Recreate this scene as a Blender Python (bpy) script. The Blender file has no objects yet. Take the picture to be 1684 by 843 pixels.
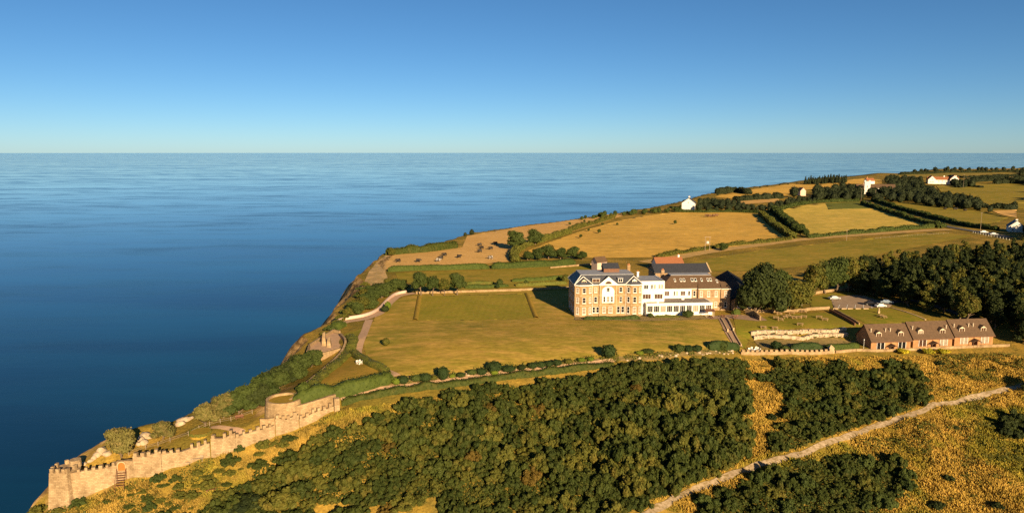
import bpy, bmesh, math, random
import numpy as np
from mathutils import Vector
from mathutils.geometry import delaunay_2d_cdt

random.seed(7)
rng = np.random.default_rng(11)
R = math.radians
scene = bpy.context.scene
COL = scene.collection

# ------------------------------------------------------------------ camera calibration
CAM_H = 55.0
FPX = 1180.0
PITCH = math.atan(171.5 / FPX)
SEA = -185.0
CP, SP = math.cos(PITCH), math.sin(PITCH)


def ray(px, py):
    u = (px - 842.0) / FPX
    v = (421.5 - py) / FPX
    return np.array([u, CP + v * SP, -SP + v * CP])


def P(px, py, z=0.0):
    d = ray(px, py)
    t = (z - CAM_H) / d[2]
    return np.array([d[0] * t, d[1] * t, z])


# ------------------------------------------------------------------ terrain heights
CTRL = [
    # lawn and garden level
    (600, 545, 0), (612, 600, 0), (660, 612, 0), (800, 600, 0), (1000, 583, 0), (1100, 578, -.2), (1180, 560, -.3), (690, 487, 0),
    (870, 480, 0), (780, 530, 0), (945, 520, 0), (1057, 520, 0), (1185, 520, 0), (1216, 514, 0), (1000, 500, 0), (1100, 490, 0),
    (640, 445, 0), (800, 440, 0), (940, 440, 0), (1100, 440, 0), (1300, 440, 0), (1500, 440, 0), (1684, 430, 0),
    (1000, 385, 0), (1300, 365, 0), (1684, 350, 0), (700, 420, 0), (850, 400, 0), (760, 388, 0), (1100, 345, 0),
    (1210, 571, -2), (1240, 530, 0), (1310, 520, .3), (1390, 520, .4), (1240, 541, -.3), (1320, 540, 0), (1392, 537, 0),
    (1240, 560, -2.6), (1320, 560, -2.8), (1392, 560, -2.9), (1225, 580, -2.8), (1300, 580, -3), (1370, 578, -3.2),
    (1425, 573, -3.2), (1530, 570, -3.2), (1632, 567, -3.2), (1684, 570, -3),
    (1450, 525, .5), (1520, 522, .5), (1600, 515, .3), (1684, 500, .5), (1400, 490, .4), (1260, 500, 0),
    # triangular garden and bastion
    (575, 560, 0), (588, 600, -.6), (640, 610, -.3), (520, 640, -1.2), (600, 632, -.6), (500, 650, -1.6),
    (560, 530, -.5), (600, 525, -.2), (540, 545, -1), (530, 560, -2), (510, 575, -2.5), (560, 575, -1.4),
    (470, 655, -2), (445, 655, -3),
    # strip below the garden border
    (565, 672, -3.6), (640, 662, -3.2), (700, 648, -2.8), (850, 628, -2.5), (1010, 608, -2.3), (1100, 600, -2.6),
    # hillside
    (700, 700, -6.6), (850, 690, -7.5), (1000, 680, -7.5), (1150, 660, -7), (1225, 610, -5), (1300, 612, -6), (1420, 605, -6),
    (1540, 600, -5.6), (1640, 595, -5), (1684, 610, -5), (1240, 700, -10), (1350, 690, -10.4), (1500, 650, -9), (1580, 630, -7.6),
    (600, 760, -11), (700, 843, -16), (850, 843, -16.4), (950, 780, -13.5), (850, 760, -12), (1060, 843, -17), (1130, 808, -15.6),
    (1200, 782, -14.6), (1300, 745, -13.2), (1430, 705, -11.6), (1550, 670, -10), (1660, 640, -8.6),
    (1300, 843, -19), (1500, 843, -19.5), (1684, 843, -20), (1500, 760, -15.6), (1684, 740, -14.6), (1684, 680, -11.6),
    # bottom left, in front of the battlements
    (560, 672, -4.2), (500, 700, -6.6), (440, 722, -8.6), (395, 742, -10), (350, 752, -11), (300, 772, -12.6), (245, 788, -14), (170, 812, -16.6),
    (120, 828, -18), (85, 834, -18.6), (480, 760, -12), (350, 800, -14.6), (250, 835, -17.6), (150, 843, -19), (350, 843, -17.6), (500, 843, -16.6),
    (60, 843, -20),
    # behind the battlements
    (535, 662, -2.8), (490, 680, -4.6), (430, 702, -6.2), (380, 716, -7.2), (330, 726, -8.2), (270, 746, -10), (220, 758, -11), (160, 768, -12.4),
    (110, 775, -13.4), (420, 680, -5.6), (360, 696, -7), (280, 716, -8.6), (200, 742, -10.6), (140, 760, -12), (440, 650, -5), (480, 615, -4),
    (530, 590, -3),
]
pts = [P(*c) for c in CTRL]
pts += [np.array(p, float) for p in [(0, 90, -33), (-120, 90, -40), (120, 90, -36), (0, 20, -58), (-200, 20, -80), (200, 20, -60), (-110, 120, -27),
                                     (300, 200, -2), (400, 300, 4), (300, 120, -26), (900, 600, 6), (2000, 1200, 10), (900, 1400, 3), (1700, 2300, 4), (500, 900, 3),
                                     (3000, 2500, 10), (150, 600, 0), (0, 500, 0)]]
C = np.array(pts)
_d = np.sqrt(((C[:, None, :2] - C[None, :, :2]) ** 2).sum(-1))
_n = len(C)
_A = np.zeros((_n + 1, _n + 1))
_A[:_n, :_n] = -_d - 0.0 + np.eye(_n) * -0.35
_A[:_n, _n] = 1
_A[_n, :_n] = 1
_W = np.linalg.solve(_A, np.concatenate([C[:, 2], [0]]))

EDGE = [P(*p)[:2] for p in [(30, 880, -22), (62, 838, -20), (80, 800, -16), (118, 764, -13), (168, 742, -12), (250, 708, -10), (318, 688, -9), (400, 648, -8), (470, 610, -7),
                            (505, 590, -6.5), (500, 577, -4), (512, 555, -3), (536, 538, -2), (556, 524, -2), (578, 500, -3), (590, 478, -2), (600, 452, -1.5), (618, 428, -1), (640, 411, 0), (690, 404, 0), (735, 397, 0),
                            (765, 384, 0), (860, 369, 0), (960, 356, 0), (1080, 339, 0), (1180, 319, 0), (1330, 298.5, 0), (1430, 288, 0), (1560, 279, 0), (1684, 276.5, 0)]]
EDGE = np.array([(-130, 60), (-120, 110)] + [tuple(e) for e in EDGE] + [(3200, 2900), (4500, 2500)], float)


def inside(X, Y, B):
    ins = np.zeros(X.shape, bool)
    n = len(B)
    for i in range(n):
        x0, y0 = B[i]
        x1, y1 = B[(i + 1) % n]
        if y0 == y1:
            continue
        c = ((y0 > Y) != (y1 > Y)) & (X < (x1 - x0) * (Y - y0) / (y1 - y0) + x0)
        ins ^= c
    return ins


def coast_sd(x, y):
    """signed distance to the cliff edge, positive inland"""
    best = np.full(x.shape, 1e18)
    sgn = np.ones(x.shape)
    for a, b in zip(EDGE[:-1], EDGE[1:]):
        ab = b - a
        L = (ab ** 2).sum()
        t = np.clip(((x - a[0]) * ab[0] + (y - a[1]) * ab[1]) / L, 0, 1)
        dx, dy = x - a[0] - t * ab[0], y - a[1] - t * ab[1]
        d2 = dx * dx + dy * dy
        cr = ab[0] * (y - a[1]) - ab[1] * (x - a[0])
        m = d2 < best - 1e-9
        best = np.where(m, d2, best)
        sgn = np.where(m, np.where(cr <= 0, 1.0, -1.0), sgn)
    ins = inside(x.ravel(), y.ravel(), np.concatenate([EDGE, [(6000, 2500), (6000, -600), (-130, -600)]])).reshape(x.shape)
    return np.sqrt(best) * np.where(ins, 1.0, -1.0)


def _hash(ix, iy, s):
    h = np.sin(ix * 127.1 + iy * 311.7 + s * 74.7) * 43758.5453
    return h - np.floor(h)


def vnoise(x, y, s=0):
    ix, iy = np.floor(x), np.floor(y)
    fx, fy = x - ix, y - iy
    fx, fy = fx * fx * (3 - 2 * fx), fy * fy * (3 - 2 * fy)
    a, b, c, d = _hash(ix, iy, s), _hash(ix + 1, iy, s), _hash(ix, iy + 1, s), _hash(ix + 1, iy + 1, s)
    return (a * (1 - fx) + b * fx) * (1 - fy) + (c * (1 - fx) + d * fx) * fy - .5


def sstep(a, b, x):
    t = np.clip((x - a) / (b - a), 0, 1)
    return t * t * (3 - 2 * t)


def Hraw(x, y):
    out = np.empty(x.shape)
    xf, yf = x.ravel(), y.ravel()
    o = out.ravel()
    for i in range(0, len(xf), 20000):
        xs, ys = xf[i:i + 20000], yf[i:i + 20000]
        d = np.sqrt((xs[:, None] - C[None, :, 0]) ** 2 + (ys[:, None] - C[None, :, 1]) ** 2)
        o[i:i + 20000] = -d @ _W[:_n] + _W[_n]
    z = o.reshape(x.shape)
    rough = sstep(-3.2, -7, z)
    z = z + rough * (vnoise(x / 9, y / 9, 1) * 1.6 + vnoise(x / 3.5, y / 3.5, 2) * .7)
    far = sstep(420, 900, np.hypot(x, y))
    z = z + far * (vnoise(x / 260, y / 260, 3) * 9 + vnoise(x / 90, y / 90, 4) * 2.5)
    sd = coast_sd(x, y)
    out_d = np.maximum(0, -sd + vnoise(x / 14, y / 14, 5) * np.where(sd < 3, 5, 0) + vnoise(x / 5, y / 5, 6) * np.where(sd < 2, 2, 0) - .5)
    out_d = np.where(sd > 2.5, 0, out_d)
    drop = 1.15 * out_d + .35 * np.maximum(0, out_d - 12) + vnoise(x / 7, y / 7, 8) * np.minimum(out_d, 8) * .5
    return np.maximum(z - drop, SEA - 12)


def axis(*runs):
    a = []
    for s, e, st, g in runs:
        v = s
        while v < e:
            a.append(v)
            v += st
            st *= g
    return np.array(a)


GX = np.concatenate([-axis((126, 420, 5, 1.1))[::-1], axis((-122, 172, 1.0, 1), (172, 4600, 1.3, 1.035))])
GY = axis((-60, 96, 6, 1), (96, 320, 1.0, 1), (320, 4200, 1.1, 1.019))
MX, MY = np.meshgrid(GX, GY)
GZ = Hraw(MX, MY)


def Hv(x, y):
    i = np.clip(np.searchsorted(GX, x) - 1, 0, len(GX) - 2)
    j = np.clip(np.searchsorted(GY, y) - 1, 0, len(GY) - 2)
    fx = np.clip((x - GX[i]) / (GX[i + 1] - GX[i]), 0, 1)
    fy = np.clip((y - GY[j]) / (GY[j + 1] - GY[j]), 0, 1)
    return (GZ[j, i] * (1 - fx) + GZ[j, i + 1] * fx) * (1 - fy) + (GZ[j + 1, i] * (1 - fx) + GZ[j + 1, i + 1] * fx) * fy


def H(x, y):
    return float(Hv(np.array([x], float), np.array([y], float))[0])


_T = 90 * 1.0022 ** np.arange(1750)


def PT(px, py, warn=True):
    """where the line of sight through a photo pixel first meets the ground"""
    d = ray(px, py)
    x, y, z = d[0] * _T, d[1] * _T, CAM_H + d[2] * _T
    g = Hv(x, y)
    k = np.nonzero(z <= g)[0]
    if len(k) == 0 or g[k[0]] < -60:
        if warn:
            print('MISS', px, py)
        p = P(px, py, 0 if d[2] < -.005 else 50)
        return np.array([p[0], p[1], H(p[0], p[1])])
    k = k[0]
    a, b = _T[k - 1], _T[k]
    for _ in range(12):
        m = .5 * (a + b)
        if CAM_H + d[2] * m <= H(d[0] * m, d[1] * m):
            b = m
        else:
            a = m
    return np.array([d[0] * b, d[1] * b, H(d[0] * b, d[1] * b)])


# ------------------------------------------------------------------ materials
def _nt(name):
    m = bpy.data.materials.new(name)
    m.use_nodes = True
    nt = m.node_tree
    nt.nodes.clear()
    out = nt.nodes.new('ShaderNodeOutputMaterial')
    bs = nt.nodes.new('ShaderNodeBsdfPrincipled')
    nt.links.new(bs.outputs[0], out.inputs[0])
    return m, nt, bs


def _noise(nt, scale, detail=4, stretch=None, rough=.55):
    tc = nt.nodes.new('ShaderNodeTexCoord')
    n = nt.nodes.new('ShaderNodeTexNoise')
    n.inputs['Scale'].default_value = scale
    n.inputs['Detail'].default_value = detail
    n.inputs['Roughness'].default_value = rough
    if stretch:
        mp = nt.nodes.new('ShaderNodeMapping')
        mp.inputs['Scale'].default_value = stretch[:3]
        if len(stretch) > 3:
            mp.inputs['Rotation'].default_value = (0, 0, R(stretch[3]))
        nt.links.new(tc.outputs['Object'], mp.inputs[0])
        nt.links.new(mp.outputs[0], n.inputs['Vector'])
    else:
        nt.links.new(tc.outputs['Object'], n.inputs['Vector'])
    return n.outputs['Fac']


def _ramp(nt, fac, stops):
    r = nt.nodes.new('ShaderNodeValToRGB')
    el = r.color_ramp.elements
    while len(el) < len(stops):
        el.new(.5)
    for e, (p, c) in zip(el, stops):
        e.position = p
        e.color = (*c, 1)
    nt.links.new(fac, r.inputs[0])
    return r.outputs[0]


def _mix(nt, fac, a, b, mode='MIX'):
    m = nt.nodes.new('ShaderNodeMix')
    m.data_type = 'RGBA'
    m.blend_type = mode
    for s, v in ((m.inputs[0], fac), (m.inputs[6], a), (m.inputs[7], b)):
        if hasattr(v, 'is_linked'):
            nt.links.new(v, s)
        elif isinstance(v, (int, float)):
            s.default_value = v
        else:
            s.default_value = (*v, 1)
    return m.outputs[2]


def _math(nt, op, a, b=0.0, clamp=False):
    m = nt.nodes.new('ShaderNodeMath')
    m.operation = op
    m.use_clamp = clamp
    for s, v in ((m.inputs[0], a), (m.inputs[1], b)):
        if hasattr(v, 'is_linked'):
            nt.links.new(v, s)
        else:
            s.default_value = v
    return m.outputs[0]


def mat(name, c1, c2=None, scale=1.0, rough=.85, metal=0, bump=0, bscale=None, stretch=None, fine=None, spec=.3):
    """two-colour noise material; fine=(colour, scale, amount) adds a second smaller pattern"""
    m, nt, bs = _nt(name)
    bs.inputs['Roughness'].default_value = rough
    bs.inputs['Metallic'].default_value = metal
    bs.inputs['Specular IOR Level'].default_value = spec
    if c2 is None:
        bs.inputs['Base Color'].default_value = (*c1, 1)
    else:
        col = _ramp(nt, _noise(nt, scale, 5, stretch), [(.34, c1), (.66, c2)])
        if fine:
            f = _ramp(nt, _noise(nt, fine[1], 3), [(.45, (0, 0, 0)), (.7, (fine[2],) * 3)])
            col = _mix(nt, f, col, fine[0])
        nt.links.new(col, bs.inputs['Base Color'])
    if bump:
        b = nt.nodes.new('ShaderNodeBump')
        b.inputs['Strength'].default_value = bump
        b.inputs['Distance'].default_value = .2
        nt.links.new(_noise(nt, bscale or scale * 4, 4), b.inputs['Height'])
        nt.links.new(b.outputs[0], bs.inputs['Normal'])
    return m


def brick_mat(name, c1, c2, mortar, bw, bh, scale=1.0, rough=.9, axis_swap=False):
    m, nt, bs = _nt(name)
    bs.inputs['Roughness'].default_value = rough
    bs.inputs['Specular IOR Level'].default_value = .2
    tc = nt.nodes.new('ShaderNodeTexCoord')
    sep = nt.nodes.new('ShaderNodeSeparateXYZ')
    cmb = nt.nodes.new('ShaderNodeCombineXYZ')
    nt.links.new(tc.outputs['Object'], sep.inputs[0])
    nt.links.new(_math(nt, 'ADD', sep.outputs[0], sep.outputs[1]), cmb.inputs[0])
    nt.links.new(sep.outputs[2], cmb.inputs[1])
    br = nt.nodes.new('ShaderNodeTexBrick')
    br.inputs['Scale'].default_value = scale
    br.inputs['Brick Width'].default_value = bw
    br.inputs['Row Height'].default_value = bh
    br.inputs['Mortar Size'].default_value = .025
    br.inputs['Color1'].default_value = (*c1, 1)
    br.inputs['Color2'].default_value = (*c2, 1)
    br.inputs['Mortar'].default_value = (*mortar, 1)
    nt.links.new(cmb.outputs[0], br.inputs['Vector'])
    n = _ramp(nt, _noise(nt, .45, 8, (1, 1, .6), .68), [(.3, (.58, .55, .5)), (.5, (.95,) * 3), (.68, (1.22,) * 3)])
    nt.links.new(_mix(nt, 1.0, br.outputs['Color'], n, 'MULTIPLY'), bs.inputs['Base Color'])
    b = nt.nodes.new('ShaderNodeBump')
    b.inputs['Strength'].default_value = .4
    b.inputs['Distance'].default_value = .1
    nt.links.new(_noise(nt, 3, 4), b.inputs['Height'])
    nt.links.new(b.outputs[0], bs.inputs['Normal'])
    return m


def leaf_mat(name, dark, light, other=None, oth_amt=.3, trans=.09):
    m, nt, bs = _nt(name)
    bs.inputs['Roughness'].default_value = .7
    bs.inputs['Specular IOR Level'].default_value = .12
    oi = nt.nodes.new('ShaderNodeObjectInfo')
    n = _noise(nt, 1.1, 3)
    f = _math(nt, 'ADD', _math(nt, 'MULTIPLY', n, 1.5), _math(nt, 'MULTIPLY', oi.outputs['Random'], .5))
    f = _math(nt, 'SUBTRACT', f, .5, True)
    col = _mix(nt, f, dark, light)
    if other:
        g = _ramp(nt, _noise(nt, .55, 2), [(.5, (0, 0, 0)), (.68, (oth_amt,) * 3)])
        col = _mix(nt, g, col, other)
    nt.links.new(col, bs.inputs['Base Color'])
    tr = nt.nodes.new('ShaderNodeBsdfTranslucent')
    nt.links.new(_mix(nt, .5, col, tuple(min(1, v * 1.6) for v in light)), tr.inputs[0])
    ms = nt.nodes.new('ShaderNodeMixShader')
    ms.inputs[0].default_value = trans
    nt.links.new(bs.outputs[0], ms.inputs[1])
    nt.links.new(tr.outputs[0], ms.inputs[2])
    nt.links.new(ms.outputs[0], nt.nodes['Material Output'].inputs[0])
    return m


M = {}
M['stone'] = brick_mat('honey_stone', (.33, .21, .10), (.25, .152, .07), (.36, .26, .15), .9, .38)
M['trim'] = mat('pale_dressed_stone', (.44, .32, .19), (.36, .25, .135), 2)
M['stone_pale'] = brick_mat('pale_wing_stone', (.35, .235, .135), (.28, .175, .095), (.36, .26, .16), .9, .38)
M['rubble'] = brick_mat('battlement_stone', (.37, .265, .15), (.27, .18, .095), (.19, .13, .075), .8, .35)
M['rubble_tan'] = brick_mat('garden_wall_stone', (.36, .25, .135), (.26, .17, .085), (.2, .14, .08), .7, .3)
M['white'] = mat('white_render', (.72, .69, .63), (.62, .585, .52), .7, rough=.8)
M['white_paint'] = mat('white_paint', (.74, .72, .66), (.66, .63, .57), 3, rough=.5)
M['cream'] = mat('cream_paint', (.54, .45, .33), (.46, .38, .27), 2, rough=.6)
M['slate'] = mat('blue_grey_slate', (.035, .038, .05), (.06, .062, .075), 3, rough=.55, bump=.3, bscale=6)
M['roof_black'] = mat('shade_black_roof', (.014, .013, .013), (.022, .02, .02), 2, rough=.9, spec=.1)  # near black puts the shade of the barn's left slope into the slate colour
M['slate_dark'] = mat('dark_slate', (.03, .032, .042), (.048, .05, .06), 2, rough=.6, bump=.3, bscale=6)
M['tile_brown'] = mat('brown_roof_tile', (.078, .045, .024), (.112, .066, .036), 1.5, rough=.8, bump=.4, bscale=7, fine=((.08, .06, .04), 9, .5))
M['tile_red'] = mat('red_pantile', (.27, .105, .045), (.21, .08, .035), 2, rough=.8, bump=.4, bscale=5)
M['lead'] = mat('grey_lead_roof', (.21, .215, .235), (.28, .28, .30), .8, rough=.6)
M['felt'] = mat('grey_felt_roof', (.16, .13, .115), (.22, .18, .155), .8, rough=.85)
M['glass'] = mat('dark_window_glass', (.012, .012, .014), None, rough=.08, spec=.5)
M['glass_brown'] = mat('brown_reflection_glass', (.10, .05, .03), (.03, .018, .015), 1.3, rough=.15, spec=.5)  # brown is a reflection put into the pane colour of the wide hotel windows
M['blind'] = mat('pale_blind_behind_glass', (.20, .16, .12), (.30, .25, .19), 2, rough=.15)
M['brick'] = brick_mat('orange_brick', (.38, .175, .065), (.31, .135, .05), (.34, .21, .11), .45, .15)
M['wood_brown'] = mat('brown_timber', (.11, .045, .022), (.16, .07, .035), 4, rough=.6)
M['wood_pale'] = mat('weathered_teak', (.40, .26, .13), (.30, .19, .09), 5, rough=.8)
M['wood_grey'] = mat('grey_weathered_timber', (.22, .17, .12), (.30, .23, .16), 4, rough=.85)
M['door_orange'] = mat('orange_varnished_door', (.42, .13, .025), (.34, .10, .02), 3, rough=.5)
M['metal'] = mat('galvanised_metal', (.35, .35, .34), None, rough=.4, metal=.6)
M['pot'] = mat('clay_chimney_pot', (.45, .17, .06), (.38, .14, .05), 3)
M['pink'] = mat('pinkish_render', (.56, .40, .32), (.48, .34, .27), 1.2)
M['black_coat'] = mat('black_cow_hide', (.012, .01, .009), (.022, .017, .014), 2, rough=.6)
M['pied_coat'] = mat('black_and_white_hide', (.015, .012, .01), (.55, .5, .45), 1.1, rough=.6)
M['brown_coat'] = mat('brown_hide', (.10, .045, .02), (.14, .07, .03), 2, rough=.6)
M['rubber'] = mat('tyre_rubber', (.015, .015, .015), None, rough=.8)
for k, c in dict(silver=(.42, .43, .45), black=(.012, .012, .014), pale=(.62, .6, .56), blue=(.22, .28, .36), red=(.4, .05, .03)).items():
    M['car_' + k] = mat('car_paint_' + k, c, None, rough=.22, spec=.6, metal=.25 if k in ('silver', 'blue') else 0)
M['lamp'] = mat('lamp_lens', (.7, .7, .68), None, rough=.15)
M['rock'] = mat('pale_cliff_rock', (.46, .36, .25), (.30, .215, .135), .7, bump=.8, bscale=1.5)
M['rock_tan'] = mat('bare_sandy_cliff_top', (.56, .35, .14), (.33, .21, .08), .12, bump=.6, bscale=1.2, fine=((.20, .17, .04), .5, .8))
M['flower'] = leaf_mat('yellow_flowering_gorse', (.10, .11, .015), (.5, .40, .02), (.6, .42, .02), .6)

# foliage
M['leaf'] = leaf_mat('thicket_foliage', (.020, .031, .006), (.058, .070, .013), (.085, .066, .014), .4)
M['leaf_olive'] = leaf_mat('olive_foliage', (.045, .053, .009), (.112, .106, .018), (.14, .095, .018), .5)
M['leaf_rust'] = leaf_mat('rusty_foliage', (.06, .045, .009), (.13, .085, .015), (.10, .055, .012), .5)
M['leaf_dark'] = leaf_mat('dark_wood_foliage', (.013, .021, .007), (.042, .053, .013))
M['leaf_mid'] = leaf_mat('mid_green_foliage', (.026, .040, .009), (.062, .080, .018))
M['leaf_far'] = leaf_mat('distant_dark_foliage', (.014, .021, .010), (.034, .042, .016))
M['leaf_cliff'] = leaf_mat('pale_cliff_shrub_foliage', (.075, .075, .020), (.17, .145, .042), (.19, .12, .05), .4)
M['hedge'] = leaf_mat('clipped_hedge_leaf', (.028, .045, .008), (.075, .095, .016))
M['hedge_olive'] = leaf_mat('sunburnt_hedge_leaf', (.06, .072, .012), (.125, .125, .022), (.14, .10, .024), .4)
M['clip_dark'] = leaf_mat('dark_clipped_shrub_leaf', (.014, .028, .009), (.036, .055, .014))
M['clip_light'] = leaf_mat('bright_clipped_shrub_leaf', (.07, .11, .012), (.16, .19, .02))
M['bark'] = mat('grey_brown_bark', (.10, .07, .045), (.17, .12, .075), 3, bump=.5)


def ground_mat():
    m, nt, bs = _nt('dry_grass_and_rock_ground')
    bs.inputs['Roughness'].default_value = .95
    bs.inputs['Specular IOR Level'].default_value = .05
    a = _ramp(nt, _noise(nt, .045, 5), [(.36, (.15, .115, .020)), (.52, (.26, .17, .030)), (.66, (.40, .245, .048))])
    b = _ramp(nt, _noise(nt, .35, 6), [(.42, (0, 0, 0)), (.66, (.55,) * 3)])
    g = _mix(nt, b, a, (.10, .092, .022))
    c = _ramp(nt, _noise(nt, 2.2, 5), [(.3, (.65,) * 3), (.7, (1.25,) * 3)])
    g = _mix(nt, 1.0, g, c, 'MULTIPLY')
    rock = _ramp(nt, _noise(nt, .18, 6, (1, 1, 3)), [(.35, (.10, .06, .026)), (.5, (.30, .18, .07)), (.66, (.52, .33, .14))])
    geo = nt.nodes.new('ShaderNodeNewGeometry')
    sep = nt.nodes.new('ShaderNodeSeparateXYZ')
    nt.links.new(geo.outputs['Normal'], sep.inputs[0])
    steep = _math(nt, 'ADD', sep.outputs[2], _math(nt, 'MULTIPLY', _noise(nt, .3, 4), .25))
    f1 = _ramp(nt, steep, [(.72, (1, 1, 1)), (.86, (0, 0, 0))])
    f2 = _ramp(nt, _math(nt, 'SUBTRACT', _math(nt, 'MULTIPLY', sep.outputs[0], -1.0), _math(nt, 'MULTIPLY', _noise(nt, .25, 5), .5)), [(-.02 + .0, (0, 0, 0)), (.18, (1, 1, 1))])
    f = _math(nt, 'MAXIMUM', f1, f2)
    nt.links.new(_mix(nt, f, g, rock), bs.inputs['Base Color'])
    bp = nt.nodes.new('ShaderNodeBump')
    bp.inputs['Strength'].default_value = .5
    bp.inputs['Distance'].default_value = .5
    nt.links.new(_noise(nt, 1.2, 6), bp.inputs['Height'])
    nt.links.new(bp.outputs[0], bs.inputs['Normal'])
    return m


def turf_mat(name, a, b, c, s1=.05, s2=.5, stripe=None, stripe_amt=.2, bump=.25):
    """mown or dry turf: broad blotches of a/b, patches of c, optional mowing or drilling lines (width m, angle)"""
    m, nt, bs = _nt(name)
    bs.inputs['Roughness'].default_value = .95
    bs.inputs['Specular IOR Level'].default_value = .05
    col = _ramp(nt, _noise(nt, s1, 6, None, .6), [(.36, a), (.64, b)])
    f = _ramp(nt, _noise(nt, s2, 8, (1, 2.6, 1), .68), [(.45, (0, 0, 0)), (.66, (.85,) * 3)])
    col = _mix(nt, f, col, c)
    fine = _ramp(nt, _noise(nt, s2 * 5, 6, (1, 2.2, 1), .7), [(.3, (.68,) * 3), (.7, (1.28,) * 3)])
    col = _mix(nt, 1.0, col, fine, 'MULTIPLY')
    if stripe:
        tc = nt.nodes.new('ShaderNodeTexCoord')
        mp = nt.nodes.new('ShaderNodeMapping')
        mp.inputs['Rotation'].default_value = (0, 0, R(stripe[1]))
        w = nt.nodes.new('ShaderNodeTexWave')
        w.inputs['Scale'].default_value = .314 / stripe[0]
        w.inputs['Distortion'].default_value = 1.2
        w.inputs['Detail'].default_value = 2
        w.inputs['Detail Scale'].default_value = .6
        nt.links.new(tc.outputs['Object'], mp.inputs[0])
        nt.links.new(mp.outputs[0], w.inputs[0])
        s = _ramp(nt, w.outputs['Fac'], [(0, (1 - stripe_amt,) * 3), (1, (1 + stripe_amt,) * 3)])
        col = _mix(nt, 1.0, col, s, 'MULTIPLY')
    nt.links.new(col, bs.inputs['Base Color'])
    if bump:
        bp = nt.nodes.new('ShaderNodeBump')
        bp.inputs['Strength'].default_value = bump
        bp.inputs['Distance'].default_value = .15
        nt.links.new(_noise(nt, 2.5, 5), bp.inputs['Height'])
        nt.links.new(bp.outputs[0], bs.inputs['Normal'])
    return m


M['ground'] = ground_mat()
M['lawn'] = turf_mat('mown_lawn', (.195, .168, .024), (.32, .22, .036), (.46, .275, .07), .035, .10)
M['lawn_green'] = turf_mat('croquet_lawn', (.19, .175, .018), (.26, .205, .026), (.28, .19, .034), .06, .22, (2.4, 4), .03)
M['grass_green'] = turf_mat('garden_grass', (.135, .14, .014), (.21, .18, .022), (.27, .18, .034), .08, .4)
M['lawn_dry'] = turf_mat('parched_garden_lawn', (.25, .165, .026), (.33, .20, .036), (.19, .15, .02), .1, .4)
M['field_tan'] = turf_mat('grazed_tan_field', (.60, .36, .125), (.52, .30, .10), (.40, .25, .07), .03, .15)
M['field_gold'] = turf_mat('golden_hay_field', (.62, .37, .078), (.52, .30, .06), (.36, .24, .05), .012, .04, (3.5, 80), .07)
M['field_striped'] = turf_mat('striped_mown_field', (.60, .40, .085), (.48, .34, .07), (.28, .245, .04), .012, .05, (6, 62), .26)
M['field_crop'] = turf_mat('green_crop_field', (.095, .115, .022), (.13, .14, .028), (.17, .15, .03), .03, .2, (2.5, 62), .22)
M['field_green'] = turf_mat('green_pasture', (.165, .15, .018), (.24, .185, .027), (.34, .215, .04), .02, .07)
M['field_far'] = turf_mat('far_pasture', (.20, .165, .032), (.32, .21, .045), (.13, .12, .026), .008, .03)
M['path_pink'] = mat('pinkish_gravel', (.46, .28, .16), (.33, .21, .13), .8, rough=.95, fine=((.45, .31, .2), 6, .5))
M['track'] = mat('sandy_track', (.50, .30, .10), (.38, .235, .075), .15, rough=.95, fine=((.22, .17, .04), .8, .8))
M['paving'] = mat('brown_paving', (.235, .145, .095), (.29, .185, .12), 1.2, rough=.9, fine=((.33, .23, .16), 4, .5))
M['chalk_path'] = mat('pale_stone_path', (.40, .305, .205), (.27, .195, .115), .7, rough=.95, fine=((.17, .12, .04), 1.4, .9))
M['asphalt'] = mat('grey_asphalt', (.07, .065, .06), (.095, .088, .08), .4, rough=.9)
M['car_park'] = mat('worn_car_park', (.27, .185, .12), (.34, .24, .16), .4, rough=.95, fine=((.14, .11, .09), 3, .5))
M['line'] = mat('white_road_line', (.7, .68, .62), None, rough=.8)
M['soil'] = mat('dry_soil_bed', (.17, .115, .035), (.27, .18, .07), .9, rough=.95, fine=((.10, .10, .02), 2, .8))


# ------------------------------------------------------------------ object helpers
def tag(o, label=None, cat=None, group=None, kind=None):
    if label:
        o['label'] = label
    if cat:
        o['category'] = cat
    if group:
        o['group'] = group
    if kind:
        o['kind'] = kind
    return o


def thing(name, label, cat, loc=(0, 0, 0), rot=0.0, group=None):
    o = bpy.data.objects.new(name, None)
    COL.objects.link(o)
    o.location = [float(v) for v in loc]
    o.rotation_euler = (0, 0, rot)
    o.empty_display_size = .5
    return tag(o, label, cat, group)


def link(name, me, parent=None, loc=None, rot=None):
    o = bpy.data.objects.new(name, me)
    COL.objects.link(o)
    if parent:
        o.parent = parent
    if loc is not None:
        o.location = [float(v) for v in loc]
    if rot is not None:
        o.rotation_euler = rot
    return o


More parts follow.
